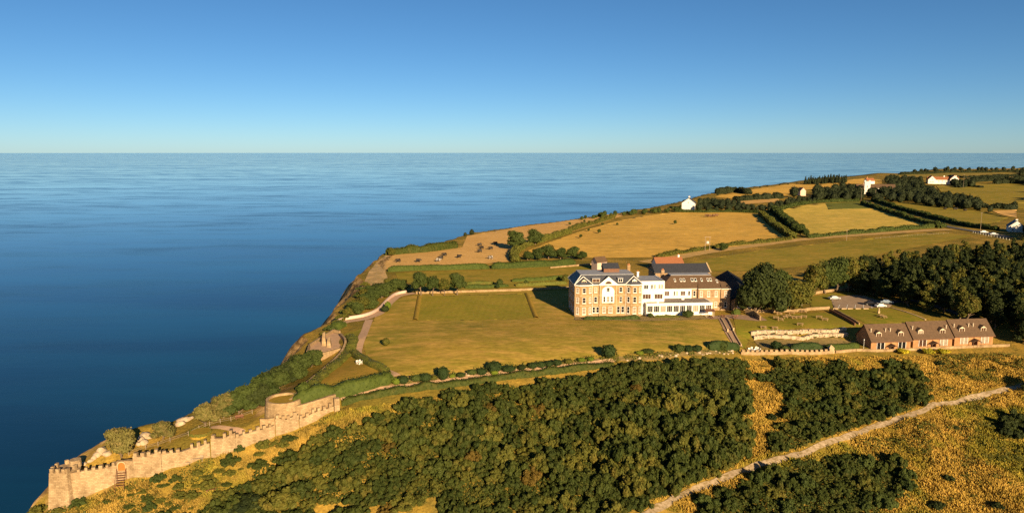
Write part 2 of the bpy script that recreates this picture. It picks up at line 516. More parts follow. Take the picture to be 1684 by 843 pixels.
class MB:
    def __init__(s):
        s.v, s.f = [], []

    def add(s, vs, fs):
        n = len(s.v)
        s.v += [tuple(float(c) for c in v) for v in vs]
        s.f += [tuple(n + i for i in f) for f in fs]
        return s

    def box(s, x0, x1, y0, y1, z0, z1):
        return s.add([(x0, y0, z0), (x1, y0, z0), (x1, y1, z0), (x0, y1, z0), (x0, y0, z1), (x1, y0, z1), (x1, y1, z1), (x0, y1, z1)],
                     [(3, 2, 1, 0), (4, 5, 6, 7), (0, 1, 5, 4), (1, 2, 6, 5), (2, 3, 7, 6), (3, 0, 4, 7)])

    def prism(s, poly, z0, z1):
        n = len(poly)
        vs = [(x, y, z0) for x, y in poly] + [(x, y, z1) for x, y in poly]
        return s.add(vs, [tuple(range(n))[::-1], tuple(range(n, 2 * n))] + [(i, (i + 1) % n, n + (i + 1) % n, n + i) for i in range(n)])

    def prism_y(s, poly, y0, y1):
        """polygon in x,z extruded along y"""
        n = len(poly)
        vs = [(x, y0, z) for x, z in poly] + [(x, y1, z) for x, z in poly]
        return s.add(vs, [tuple(range(n)), tuple(range(n, 2 * n))[::-1]] + [(i, n + i, n + (i + 1) % n, (i + 1) % n) for i in range(n)])

    def prism_x(s, poly, x0, x1):
        """polygon in y,z extruded along x"""
        n = len(poly)
        vs = [(x0, y, z) for y, z in poly] + [(x1, y, z) for y, z in poly]
        return s.add(vs, [tuple(range(n))[::-1], tuple(range(n, 2 * n))] + [(i, (i + 1) % n, n + (i + 1) % n, n + i) for i in range(n)])

    def cyl(s, a, b, r0, r1=None, n=8):
        r1 = r0 if r1 is None else r1
        a, b = Vector(a), Vector(b)
        d = (b - a).normalized()
        u = d.orthogonal().normalized()
        w = d.cross(u)
        vs = []
        for c, r in ((a, r0), (b, r1)):
            for i in range(n):
                t = 2 * math.pi * i / n
                vs.append(c + u * (r * math.cos(t)) + w * (r * math.sin(t)))
        return s.add(vs, [tuple(range(n))[::-1], tuple(range(n, 2 * n))] + [(i, (i + 1) % n, n + (i + 1) % n, n + i) for i in range(n)])

    def build(s, name, m, parent=None, loc=None, rot=None, smooth=False):
        me = bpy.data.meshes.new(name)
        me.from_pydata(s.v, [], s.f)
        if m:
            me.materials.append(m)
        if smooth:
            me.polygons.foreach_set('use_smooth', [True] * len(me.polygons))
        return link(name, me, parent, loc, rot)


def raw_mesh(name, V, F4, m, F3=None, smooth=False):
    """fast mesh from numpy quads (and triangles)"""
    me = bpy.data.meshes.new(name)
    F4 = np.asarray(F4, np.int32).reshape(-1, 4)
    F3 = np.zeros((0, 3), np.int32) if F3 is None else np.asarray(F3, np.int32).reshape(-1, 3)
    me.vertices.add(len(V))
    me.vertices.foreach_set('co', np.asarray(V, np.float32).ravel())
    me.loops.add(F4.size + F3.size)
    me.loops.foreach_set('vertex_index', np.concatenate([F4.ravel(), F3.ravel()]).astype(np.int32))
    me.polygons.add(len(F4) + len(F3))
    me.polygons.foreach_set('loop_start', np.concatenate([np.arange(len(F4)) * 4, F4.size + np.arange(len(F3)) * 3]).astype(np.int32))
    if smooth:
        me.polygons.foreach_set('use_smooth', np.ones(len(F4) + len(F3), bool))
    me.update(calc_edges=True)
    me.validate()
    me.materials.append(m)
    return me


def leaf_cards(c, nrm, size, jit, r):
    """small leaf faces centred at c, roughly facing nrm"""
    n = len(c)
    nn = nrm + r.normal(0, jit, (n, 3))
    nn /= np.linalg.norm(nn, axis=1, keepdims=True) + 1e-9
    t = r.normal(0, 1, (n, 3))
    u = np.cross(nn, t)
    u /= np.linalg.norm(u, axis=1, keepdims=True) + 1e-9
    v = np.cross(nn, u)
    s = (size * r.uniform(.55, 1.3, n))[:, None]
    u, v = u * s, v * s * .75
    k = r.uniform(-.3, .3, (n, 1))
    V = np.stack([c - u, c - v + u * k, c + u, c + v + u * k], 1).reshape(-1, 3)
    return V, np.arange(4 * n).reshape(-1, 4)


_ico = {}


def ico(sub):
    if sub not in _ico:
        bm = bmesh.new()
        bmesh.ops.create_icosphere(bm, subdivisions=sub, radius=1)
        _ico[sub] = (np.array([v.co[:] for v in bm.verts]), np.array([[v.index for v in f.verts] for f in bm.faces]))
        bm.free()
    return _ico[sub]


def crown_mesh(name, lobes, leaf, n, m, seed, core=.8, jit=.55, shell=.16):
    """foliage of many leaf faces over several lobes (cx,cy,cz,rx,ry,rz)"""
    r = np.random.default_rng(seed)
    lobes = np.array(lobes, float)
    area = (lobes[:, 3] * lobes[:, 5]) ** .8
    Vs, Fs, F3, off = [], [], [], 0
    for lb, a in zip(lobes, area):
        k = max(12, int(n * a / area.sum()))
        d = r.normal(0, 1, (k, 3))
        d /= np.linalg.norm(d, axis=1, keepdims=True)
        d[:, 2] = np.where(d[:, 2] < -.35, -d[:, 2] * .6, d[:, 2])
        d /= np.linalg.norm(d, axis=1, keepdims=True)
        lump = 1 + .13 * np.sin(d[:, 0] * 5 + seed) * np.sin(d[:, 1] * 6 + 1) + .1 * np.sin(d[:, 2] * 9 + d[:, 0] * 7)
        rad = lump * (1 - np.abs(r.normal(0, shell, k))) + np.where(r.random(k) < .06, r.uniform(0, .16, k), 0)
        c = lb[:3] + d * lb[3:6] * rad[:, None]
        V, F = leaf_cards(c, d, leaf, jit, r)
        Vs.append(V)
        Fs.append(F + off)
        off += len(V)
        if core:
            iv, jf = ico(2)
            lump = 1 + .13 * np.sin(iv[:, 0] * 5 + seed) * np.sin(iv[:, 1] * 6 + 1)
            cv = lb[:3] + iv * lb[3:6] * core * lump[:, None]
            Vs.append(cv)
            F3.append(jf + off)
            off += len(cv)
    return raw_mesh(name, np.concatenate(Vs), np.concatenate(Fs), m, np.concatenate(F3) if F3 else None)


def drape(name, poly, m, off=.06, kind='structure', px=True):
    """a sheet of turf, gravel or paving laid over the ground inside an outline"""
    W = [PT(*p)[:2] if px else np.array(p, float) for p in poly]
    pts2 = []
    for a, b in zip(W, W[1:] + W[:1]):
        L = np.hypot(*(b - a))
        dist = np.hypot(*a)
        st = 1.0 if dist < 330 else dist * .008
        k = max(1, int(L / st))
        for i in range(k):
            pts2.append(a + (b - a) * i / k)
    nb = len(pts2)
    B = np.array(pts2)
    lo, hi = B.min(0), B.max(0)
    ii = np.nonzero((GX > lo[0]) & (GX < hi[0]))[0]
    jj = np.nonzero((GY > lo[1]) & (GY < hi[1]))[0]
    if len(ii) and len(jj):
        X, Y = np.meshgrid(GX[ii], GY[jj])
        X, Y = X.ravel(), Y.ravel()
        ins = inside(X, Y, B)
        inner = np.stack([X[ins], Y[ins]], 1)
    else:
        inner = np.zeros((0, 2))
    allp = np.concatenate([B, inner])
    res = delaunay_2d_cdt([Vector(p) for p in allp], [(i, (i + 1) % nb) for i in range(nb)], [], 0, 1e-4)
    vs = np.array([v[:] for v in res[0]])
    tri = [f for f in res[2]]
    cen = np.array([vs[list(f)].mean(0) for f in tri])
    ok = inside(cen[:, 0], cen[:, 1], B)
    z = Hv(vs[:, 0], vs[:, 1])
    dist = np.hypot(vs[:, 0], vs[:, 1])
    z = z + off + np.clip((dist - 300) / 700, 0, 1.5) * .25
    me = bpy.data.meshes.new(name)
    fs = []
    for f, k in zip(tri, ok):
        if k:
            f = list(f)
            a, b, c = vs[f[0]], vs[f[1]], vs[f[2]]
            if (b[0] - a[0]) * (c[1] - a[1]) - (b[1] - a[1]) * (c[0] - a[0]) < 0:
                f = f[::-1]
            fs.append(f)
    me.from_pydata(np.column_stack([vs, z]).tolist(), [], fs)
    me.polygons.foreach_set('use_smooth', [True] * len(me.polygons))
    me.materials.append(m)
    return tag(link(name, me), kind=kind)


def smooth_line(W, step=1.0, curve=True):
    """resample a polyline of 2-D points, rounding its corners"""
    W = [np.array(w[:2], float) for w in W]
    if curve and len(W) > 2:
        Q = [W[0]] + W + [W[-1]]
        out = []
        for i in range(1, len(Q) - 2):
            p0, p1, p2, p3 = Q[i - 1], Q[i], Q[i + 1], Q[i + 2]
            k = max(2, int(np.hypot(*(p2 - p1)) / step))
            for j in range(k):
                t = j / k
                out.append(.5 * ((2 * p1) + (p2 - p0) * t + (2 * p0 - 5 * p1 + 4 * p2 - p3) * t * t + (3 * p1 - p0 - 3 * p2 + p3) * t ** 3))
        out.append(W[-1])
        return np.array(out)
    out = []
    for a, b in zip(W[:-1], W[1:]):
        k = max(1, int(np.hypot(*(b - a)) / step))
        out += [a + (b - a) * j / k for j in range(k)]
    out.append(W[-1])
    return np.array(out)


def normals2(L):
    t = np.gradient(L, axis=0)
    t /= np.linalg.norm(t, axis=1, keepdims=True) + 1e-9
    return np.stack([-t[:, 1], t[:, 0]], 1)


def ribbon(name, line, width, m, off=.1, px=True, wob=.0, curve=True):
    """a path or road laid over the ground"""
    W = [PT(*p)[:2] for p in line] if px else line
    far = np.hypot(*W[0])
    L = smooth_line(W, 1.0 if far < 330 else 4.0, curve)
    N = normals2(L)
    k = 5
    V = []
    for j in range(k):
        o = (j / (k - 1) - .5) * width
        w = 1 + wob * vnoise(L[:, 0] / 2.3 + j * 9, L[:, 1] / 2.3, 9) * 2 if j in (0, k - 1) else 1
        q = L + N * (o * w)[:, None] if wob and j in (0, k - 1) else L + N * o
        z = Hv(q[:, 0], q[:, 1]) + off + np.clip((np.hypot(q[:, 0], q[:, 1]) - 300) / 700, 0, 1.5) * .3
        V.append(np.column_stack([q, z]))
    n = len(L)
    V = np.concatenate(V)
    F = [(j * n + i, j * n + i + 1, (j + 1) * n + i + 1, (j + 1) * n + i) for j in range(k - 1) for i in range(n - 1)]
    F = [f[::-1] for f in F]
    return tag(link(name, raw_mesh(name, V, F, m, smooth=True)), kind='structure')


def hedge(line, width, height, label, m='hedge', group=None, leaf=.22, dens=9, px=True, name='hedge', rough=.12, sink=0.3, curve=True, cat='hedge', top_taper=.82):
    """one hedge: a leafy mass with an uneven top along a line"""
    W = [PT(*p)[:2] for p in line] if px else line
    far = max(np.hypot(*W[0]), np.hypot(*W[-1]))
    st = .8 if far < 330 else 2.5
    L = smooth_line(W, st, curve)
    N = normals2(L)
    n = len(L)
    r = np.random.default_rng(int(abs(L[0, 0] * 13 + L[0, 1] * 7)) + 5)
    prof = [(-.5, 0), (-.5, .55), (-.5 * top_taper, .9), (-.2, 1.0), (.2, 1.0), (.5 * top_taper, .9), (.5, .55), (.5, 0)]
    hv = 1 + rough * 2.6 * vnoise(np.arange(n) * st / 4.0, np.zeros(n) + L[0, 0], 3) + rough * 1.5 * vnoise(np.arange(n) * st / 1.4, np.zeros(n) + L[0, 1], 4)
    end = np.minimum(1, .55 + .45 * np.minimum(np.arange(n), np.arange(n)[::-1]) * st / 1.5)
    base = Hv(L[:, 0], L[:, 1])
    V = []
    for a, b in prof:
        q = L + N * (a * width * (1 + rough * 2 * vnoise(L[:, 0] / 2.1, L[:, 1] / 2.1 + a * 5, 6)) * end)[:, None]
        V.append(np.column_stack([q, base - sink + (height * hv * end + sink) * b]))
    k = len(prof)
    V = np.array(V)
    F = [(j * n + i, j * n + i + 1, (j + 1) * n + i + 1, (j + 1) * n + i) for j in range(k - 1) for i in range(n - 1)]
    core = V.reshape(-1, 3)
    caps = [[j * n for j in range(k)][::-1], [j * n + n - 1 for j in range(k)]]
    # leaves over the skin
    Ltot = n * st
    cnt = int(min(26000, dens * Ltot * (width + 2 * height)))
    j = r.integers(1, k - 2, cnt) if k > 3 else np.zeros(cnt, int)
    j = np.where(r.random(cnt) < .25, r.choice([0, k - 2], cnt), j)
    i = r.integers(0, n - 1, cnt)
    a, b = r.random((cnt, 1)), r.random((cnt, 1))
    p = (V[j, i] * (1 - a) + V[j, i + 1] * a) * (1 - b) + (V[j + 1, i] * (1 - a) + V[j + 1, i + 1] * a) * b
    nr = np.cross(V[j, i + 1] - V[j, i], V[j + 1, i] - V[j, i])
    nr /= np.linalg.norm(nr, axis=1, keepdims=True) + 1e-9
    cen = np.column_stack([L[i], base[i] + height * .4])
    nr *= np.sign(((p - cen) * nr).sum(1, keepdims=True))
    p += nr * r.normal(.04, rough * .9, (cnt, 1)) * min(1, height * .5)
    LV, LF = leaf_cards(p, nr, leaf, .5, r)
    V2 = np.concatenate([core, LV])
    me = bpy.data.meshes.new(name)
    me = raw_mesh(name, V2, np.concatenate([np.array(F), LF + len(core), np.array([[e[a] for a in q] for e in caps for q in ((0, 1, 6, 7), (1, 2, 5, 6), (2, 3, 4, 5))])]), M[m])
    o = link(name, me)
    return tag(o, label, cat, group)

# ================================================================== sky, sun, camera
world = bpy.data.worlds.new("World")
scene.world = world
world.use_nodes = True
wn = world.node_tree
bg = wn.nodes['Background']
sky = wn.nodes.new('ShaderNodeTexSky')
sky.sky_type = 'NISHITA'
sky.sun_disc = False
SUN_EL, SUN_AZ = R(18.5), math.atan2(0.36, -0.93)
sky.sun_elevation = SUN_EL
sky.sun_rotation = SUN_AZ
sky.altitude = 200
sky.air_density = .65
sky.dust_density = .2
sky.ozone_density = 6
hs = wn.nodes.new('ShaderNodeHueSaturation')
hs.inputs['Saturation'].default_value = 1.08
wn.links.new(_mix(wn, 1.0, sky.outputs[0], (1.02, .96, .82), 'MULTIPLY'), hs.inputs['Color'])
wn.links.new(hs.outputs[0], bg.inputs[0])
bg.inputs[1].default_value = .05

sl = bpy.data.lights.new('sun', 'SUN')
sl.energy = 5.0
sl.angle = R(.5)
sl.color = (1, .75, .43)
so = bpy.data.objects.new('sun', sl)
COL.objects.link(so)
sdir = Vector((math.sin(SUN_AZ) * math.cos(SUN_EL), math.cos(SUN_AZ) * math.cos(SUN_EL), math.sin(SUN_EL)))
so.rotation_euler = sdir.to_track_quat('Z', 'Y').to_euler()
so.location = (60, -120, 120)

cd = bpy.data.cameras.new('camera')
cam = bpy.data.objects.new('camera', cd)
COL.objects.link(cam)
cam.location = (0, 0, CAM_H)
cam.rotation_euler = (math.pi / 2 - PITCH, 0, 0)
cd.sensor_width = 36
cd.lens = 36 * FPX / 1684
cd.clip_start = 1
cd.clip_end = 900000
scene.camera = cam
scene.view_settings.view_transform = 'Standard'
scene.view_settings.look = 'None'
scene.view_settings.exposure = 1.18
scene.view_settings.gamma = 1
scene.render.engine = 'CYCLES'
scene.cycles.max_bounces = 6
scene.cycles.diffuse_bounces = 3
scene.cycles.glossy_bounces = 3
scene.cycles.transmission_bounces = 3
scene.cycles.use_denoising = False
scene.cycles.sample_clamp_indirect = 6

# ================================================================== ground and sea
ny, nx = GZ.shape
V = np.column_stack([MX.ravel(), MY.ravel(), GZ.ravel()])
idx = np.arange(nx * ny).reshape(ny, nx)
F = np.stack([idx[:-1, :-1], idx[:-1, 1:], idx[1:, 1:], idx[1:, :-1]], -1).reshape(-1, 4)
zz = GZ.ravel()
F = F[(zz[F] > SEA - 10).any(1)]
tag(link('ground', raw_mesh('ground', V, F, M['ground'], smooth=True)), kind='structure')


def sea_mat():
    m, nt, bs = _nt('sea_water')
    bs.inputs['IOR'].default_value = 1.33
    bs.inputs['Specular IOR Level'].default_value = .5
    calm = _noise(nt, .0011, 4, (.55, 2.4, 1, 8), .5)
    calm2 = _noise(nt, .0045, 4, (.5, 2.2, 1, -6), .5)
    k = _math(nt, 'ADD', _math(nt, 'MULTIPLY', calm, .6), _math(nt, 'MULTIPLY', calm2, .4))
    nt.links.new(_ramp(nt, k, [(.4, (.001, .024, .056)), (.62, (.003, .060, .118))]), bs.inputs['Base Color'])
    rip = _noise(nt, .009, 6, (.5, 1.5, 1, 14), .62)
    nt.links.new(_math(nt, 'ADD', _ramp(nt, k, [(.40, (.10,) * 3), (.52, (.06,) * 3), (.62, (.02,) * 3)]), _ramp(nt, rip, [(.40, (.0,) * 3), (.62, (.11,) * 3)])), bs.inputs['Roughness'])
    h1 = _noise(nt, .05, 3, (.4, 1.3, 1, 12), .55)
    h2 = _noise(nt, .22, 2, (.5, 1.4, 1, -8), .5)
    h = _math(nt, 'ADD', h1, _math(nt, 'MULTIPLY', h2, .2))
    b = nt.nodes.new('ShaderNodeBump')
    nt.links.new(_ramp(nt, k, [(.42, (.055,) * 3), (.62, (.01,) * 3)]), b.inputs['Strength'])
    b.inputs['Distance'].default_value = 1.6
    nt.links.new(h, b.inputs['Height'])
    nt.links.new(b.outputs[0], bs.inputs['Normal'])
    return m


mb = MB()
ring = [(0, 0, SEA)]
rad = [400, 1500, 6000, 25000, 80000, 200000]
ns = 96
for q in rad:
    ring += [(q * math.cos(2 * math.pi * i / ns), q * math.sin(2 * math.pi * i / ns), SEA) for i in range(ns)]
fs = [(0, 1 + i, 1 + (i + 1) % ns) for i in range(ns)]
for j in range(len(rad) - 1):
    a, b = 1 + j * ns, 1 + (j + 1) * ns
    fs += [(a + i, b + i, b + (i + 1) % ns, a + (i + 1) % ns) for i in range(ns)]
mb.add(ring, fs)
tag(mb.build('sea', sea_mat()), kind='structure')

# ================================================================== turf, fields, paths
drape('lawn', [(598, 560), (604, 545), (618, 520), (640, 500), (662, 489), (690, 484), (780, 480.5), (868, 478), (905, 477), (940, 478), (946, 527), (1056, 527), (1180, 520),
               (1188, 524), (1212, 571), (1180, 577), (1100, 580), (1010, 587), (900, 599), (800, 609), (700, 616.5), (662, 617), (630, 603), (602, 585)], M['lawn'], .05)
drape('croquet_lawn', [(693, 488), (862, 483), (880, 523), (684, 527)], M['lawn_green'], .09)
drape('lower_lawn', [(650, 449), (800, 444), (905, 440), (985, 436), (990, 445), (945, 458), (935, 477), (760, 479), (735, 477), (690, 470), (655, 460)], M['field_green'], .06)
drape('garden_lawn', [(582, 588), (628, 612), (640, 618), (600, 631), (545, 644), (505, 652), (500, 645), (518, 632), (545, 610), (567, 592)], M['lawn_dry'], .07)
drape('garden_lawn', [(562, 551), (585, 543), (603, 537), (592, 565), (575, 575), (566, 560)], M['grass_green'], .07)
drape('terrace_lawn', [(1206, 524), (1250, 521), (1300, 517), (1350, 514), (1376, 516), (1424, 537), (1392, 537), (1236, 543), (1225, 573), (1216, 571)], M['grass_green'], .06)
drape('cottage_lawn', [(1372, 510), (1440, 506), (1465, 507), (1524, 525), (1490, 531), (1426, 533)], M['grass_green'], .06)
drape('cottage_lawn', [(1330, 488), (1368, 483), (1410, 480), (1418, 483), (1366, 487), (1370, 506), (1334, 509)], M['grass_green'], .06)
drape('car_park', [(1365, 488), (1415, 484.5), (1442, 493), (1468, 501), (1462, 505.5), (1372, 508)], M['car_park'], .07)
ribbon('driveway', [(1452, 499), (1500, 494), (1560, 510), (1600, 528)], 3.4, M['asphalt'], .08)
drape('flower_bed', [(1240, 560), (1300, 559), (1380, 556), (1410, 560), (1395, 567), (1300, 571), (1250, 573)], M['soil'], .08)
drape('flower_bed', [(650, 620), (700, 616), (800, 609), (900, 598), (1010, 586), (1100, 579), (1205, 572), (1205, 581), (1100, 590), (1010, 594), (850, 613), (700, 630), (640, 641), (570, 655), (560, 650)], M['soil'], .08)
drape('patio', [(1160, 521), (1205, 517), (1250, 520), (1262, 527), (1246, 528), (1204, 524), (1168, 525)], M['paving'], .12)
drape('hotel_border', [(944, 521), (1058, 520), (1165, 517), (1165, 525), (1058, 528), (944, 526)], M['soil'], .08)

drape('cow_field', [(618, 432), (640, 420), (700, 415), (760, 407), (768, 388), (860, 371), (960, 358), (1010, 350), (1030, 353), (985, 368), (935, 383), (862, 404), (845, 416), (840, 430), (720, 439), (630, 444)], M['field_tan'], .1)
drape('hay_field', [(868, 412), (900, 400), (950, 382), (1010, 365), (1060, 355), (1120, 348), (1195, 348), (1255, 352), (1272, 372), (1296, 391), (1240, 401), (1170, 411), (1105, 423), (1010, 424), (960, 424), (880, 423)], M['field_gold'], .1)
drape('mown_field', [(1283, 346), (1330, 337), (1357, 334.5), (1362, 344), (1440, 343), (1490, 358), (1535, 371), (1440, 381), (1336, 389), (1310, 374)], M['field_striped'], .1)
drape('crop_field', [(1357, 334.5), (1413, 332), (1436, 343), (1362, 345)], M['field_crop'], .14)
drape('pasture', [(1110, 440), (1150, 428), (1250, 412), (1400, 395), (1540, 382), (1600, 388), (1560, 396), (1465, 414), (1380, 432), (1300, 440), (1230, 446), (1170, 446)], M['field_green'], .1)
drape('pasture', [(1452, 333), (1520, 335), (1610, 346), (1660, 358), (1640, 366), (1600, 371), (1550, 362), (1500, 350)], M['field_green'], .1)
drape('stubble_field', [(1632, 347), (1672, 345), (1672, 358), (1650, 354)], M['field_tan'], .12)
drape('headland_field', [(1175, 324), (1200, 317), (1250, 310), (1300, 302.5), (1340, 301), (1378, 301), (1378, 309), (1320, 313), (1290, 322), (1215, 328)], M['field_gold'], .1)
drape('headland_field', [(1175, 333), (1225, 329), (1280, 327), (1284, 332), (1215, 337)], M['field_tan'], .1)
drape('far_field', [(1590, 293), (1684, 289), (1684, 293), (1600, 299)], M['field_tan'], .2)
drape('far_field', [(1470, 287), (1560, 283), (1684, 281), (1684, 287), (1560, 291), (1490, 296)], M['field_far'], .2)
drape('far_field', [(1540, 306), (1684, 300), (1684, 344), (1610, 341), (1560, 332)], M['field_green'], .1)
drape('far_field', [(1385, 298), (1420, 294), (1450, 296), (1450, 303), (1390, 305)], M['field_gold'], .1)

drape('cliff_top', [(600, 462), (607, 446), (622, 429), (641, 415), (660, 412), (648, 420), (634, 433), (634, 448), (640, 462), (622, 478), (606, 492), (594, 494)], M['rock_tan'], .1)
ribbon('cliff_path', [(548, 540), (566, 530), (600, 524), (625, 514), (640, 498), (655, 487), (682, 482)], 3.6, M['path_pink'], .13, wob=.1)
ribbon('garden_path', [(607, 526), (600, 545), (590, 570), (588, 582), (605, 595), (630, 608), (652, 619)], 2.6, M['path_pink'], .16, wob=.1)
ribbon('garden_path', [(560, 654), (650, 637), (760, 622), (900, 606), (1010, 592)], 1.6, M['path_pink'], .14, wob=.1)
ribbon('terrace_path', [(400, 712), (372, 704), (345, 703)], 1.5, M['path_pink'], .14, wob=.1)
ribbon('garden_steps', [(1187, 521), (1199, 545), (1213, 569)], 3.2, M['paving'], .16, curve=False)
ribbon('farm_track', [(1060, 432), (1105, 425), (1160, 415), (1240, 404), (1330, 393), (1440, 385), (1530, 379), (1562, 378)], 9, M['track'], .2, wob=.15)
ribbon('road', [(1420, 331), (1440, 339), (1480, 352), (1540, 369), (1580, 377), (1625, 384), (1660, 391)], 6.5, M['asphalt'], .25)
ribbon('hillside_path', [(1040, 860), (1075, 838), (1130, 810), (1190, 787), (1235, 770), (1290, 752), (1350, 732), (1400, 715), (1440, 701), (1500, 682), (1560, 664), (1610, 651), (1650, 641), (1700, 630)], 1.55, M['chalk_path'], .12, wob=.42)

# low turf banks at the two ends of the croquet lawn
for a, b in (((690, 487), (683, 527)), ((866, 483), (882, 523))):
    A, B = PT(*a), PT(*b)
    L = smooth_line([A[:2], B[:2]], 1.0)
    N = normals2(L)
    V = []
    for o, h in ((-.9, 0), (-.35, .55), (.35, .55), (.9, 0)):
        q = L + N * o
        V.append(np.column_stack([q, Hv(q[:, 0], q[:, 1]) + h + .06]))
    n = len(L)
    F = [(j * n + i, (j + 1) * n + i, (j + 1) * n + i + 1, j * n + i + 1) for j in range(3) for i in range(n - 1)]
    tag(link('turf_bank', raw_mesh('turf_bank', np.concatenate(V), F, M['lawn_dry'])), kind='structure')

# ================================================================== foliage library
LIB = {}


def lobes(seed, n, R0, h, spread=.6, z0=.45):
    r = random.Random(seed)
    out = [(0, 0, h * .5, R0 * .72, R0 * .72, h * .5)]
    for i in range(n):
        a = 2 * math.pi * i / n + r.uniform(-.4, .4)
        d = R0 * spread * r.uniform(.7, 1.1)
        s = r.uniform(.34, .58)
        out.append((d * math.cos(a), d * math.sin(a), h * r.uniform(z0 - .12, z0 + .3), R0 * s, R0 * s, h * .5 * r.uniform(.5, .8)))
    return out


# thicket shrub: about 2 m radius, 2.8 m tall
def shrub_lobes(seed):
    r = random.Random(seed)
    out = [(0, 0, .9, 1.35, 1.35, 1.0)]
    for k in range(24):
        a = r.uniform(0, 6.28)
        d = 2.15 * math.sqrt(r.random())
        s = r.uniform(.28, .68)
        out.append((d * math.cos(a), d * math.sin(a), max(.5, (2.3 - .55 * d) * r.uniform(.65, 1.15)), s, s, s * r.uniform(.7, 1.35)))
    return out


LIB['shrub'] = [crown_mesh('thicket_shrub', shrub_lobes(20 + i), .18, 3300, M['leaf'], 30 + i, jit=.45, shell=.22, core=.78) for i in range(8)]
# broadleaf crown: 4 m radius, crown from 2 to 9.5 m
def tree_lobes(seed, n=9):
    r = random.Random(seed)
    out = [(0, 0, 5.6, 2.7, 2.7, 3.2)]
    for i in range(n):
        a = 2 * math.pi * i / n + r.uniform(-.3, .3)
        zc = r.uniform(3.6, 8.0)
        d = r.uniform(1.6, 2.6) * (1.0 if zc < 6.5 else .6)
        s = r.uniform(1.2, 1.9)
        out.append((d * math.cos(a), d * math.sin(a), zc, s, s, s * r.uniform(.75, 1.0)))
    return out


LIB['tree'] = [crown_mesh('tree_crown', tree_lobes(70 + i), .26, 3000, M['leaf_dark'], 60 + i, jit=.65, core=.72) for i in range(5)]


def pine_lobes(seed):
    r = random.Random(seed)
    out = []
    for k in range(9):
        z = 3.2 + k * .95
        rr = (2.5 - abs(k - 3) * .3) * r.uniform(.75, 1.1)
        for j in range(2):
            a = r.uniform(0, 6.28)
            out.append((.9 * math.cos(a), .9 * math.sin(a), z + r.uniform(-.3, .3), rr * .75, rr * .75, .85))
    return out


LIB['pine'] = [crown_mesh('pine_crown', pine_lobes(90 + i), .24, 2800, M['leaf_dark'], 80 + i, jit=.7, core=.6, shell=.28) for i in range(3)]
LIB['clip'] = [crown_mesh('clipped_shrub', [(0, 0, .95, 1.0, 1.0, .98)], .12, 900, M['clip_dark'], 40 + i, core=.93, jit=.45, shell=.05) for i in range(2)]
LIB['low'] = [crown_mesh('low_shrub', lobes(120 + i, 5, 1.2, 1.0), .16, 500, M['leaf_olive'], 120 + i, jit=.8) for i in range(3)]
LIB['far'] = [crown_mesh('distant_tree', [(0, 0, 4.6, 3.2, 3.2, 4.2), (1.9, .4, 3.4, 1.9, 1.9, 2.6), (-1.6, -.6, 3.8, 1.8, 1.8, 2.8), (.2, -1.5, 5.8, 1.7, 1.7, 1.9)], .55, 420, M['leaf_far'], 140 + i, core=.85, jit=.6) for i in range(3)]


def spire_lobes(seed):
    return [(0, 0, 1.6 + k * 1.25, 2.3 - k * .28, 2.3 - k * .28, 1.2) for k in range(7)]


LIB['spire'] = [crown_mesh('conifer', spire_lobes(i), .5, 380, M['leaf_far'], 150 + i, core=.8, jit=.6) for i in range(2)]


def trunk_mesh(seed):
    r = random.Random(seed)
    b = MB()
    p = Vector((0, 0, -.6))
    rad = .34
    for z in (1.2, 2.6, 4.2, 5.8, 7.2):
        q = Vector((r.uniform(-.25, .25), r.uniform(-.25, .25), z))
        b.cyl(p, q, rad, rad * .78, 8)
        p, rad = q, rad * .78
        if z > 1.5:
            for _ in range(2):
                a = r.uniform(0, 6.28)
                e = q + Vector((math.cos(a) * 1.4, math.sin(a) * 1.4, r.uniform(.6, 1.2)))
                b.cyl(q, e, rad * .55, .05, 6)
    me = bpy.data.meshes.new('tree_trunk')
    me.from_pydata(b.v, [], b.f)
    me.materials.append(M['bark'])
    return me


TRUNK = [trunk_mesh(i) for i in range(3)]


def setmat(o, m):
    if m:
        o.material_slots[0].link = 'OBJECT'
        o.material_slots[0].material = M[m]


_k = [0]


def plant(kind, name, label, cat, at, size, m=None, group=None, tall=1.0, rot=None, px=True, dz=0.0):
    """one plant as a single mesh; size scales the library mesh"""
    p = PT(*at) if px else np.array([at[0], at[1], H(at[0], at[1])])
    _k[0] += 1
    o = link(name, LIB[kind][_k[0] % len(LIB[kind])], None, p + np.array([0, 0, dz]), (0, 0, random.uniform(0, 6.28) if rot is None else rot))
    o.scale = (size * random.uniform(.92, 1.08), size * random.uniform(.92, 1.08), size * tall)
    setmat(o, m)
    return tag(o, label, cat, group)


def tree(name, label, at, size, m=None, kind='tree', group=None, tall=1.0, px=True, cat='tree', low=0.0):
    """a tree with trunk and crown; the library tree is 9.5 m tall and 8 m wide. low sinks the crown towards the ground"""
    p = PT(*at) if px else np.array([at[0], at[1], H(at[0], at[1])])
    _k[0] += 1
    t = thing(name, label, cat, p, random.uniform(0, 6.28), group)
    t.scale = (size, size, size * tall)
    c = link('crown', LIB[kind][_k[0] % len(LIB[kind])], t, (0, 0, -low))
    setmat(c, m)
    tr = link('trunk', TRUNK[_k[0] % 3], t, (0, 0, -low))
    return t


def wpoly(poly):
    return np.array([PT(*p)[:2] for p in poly])


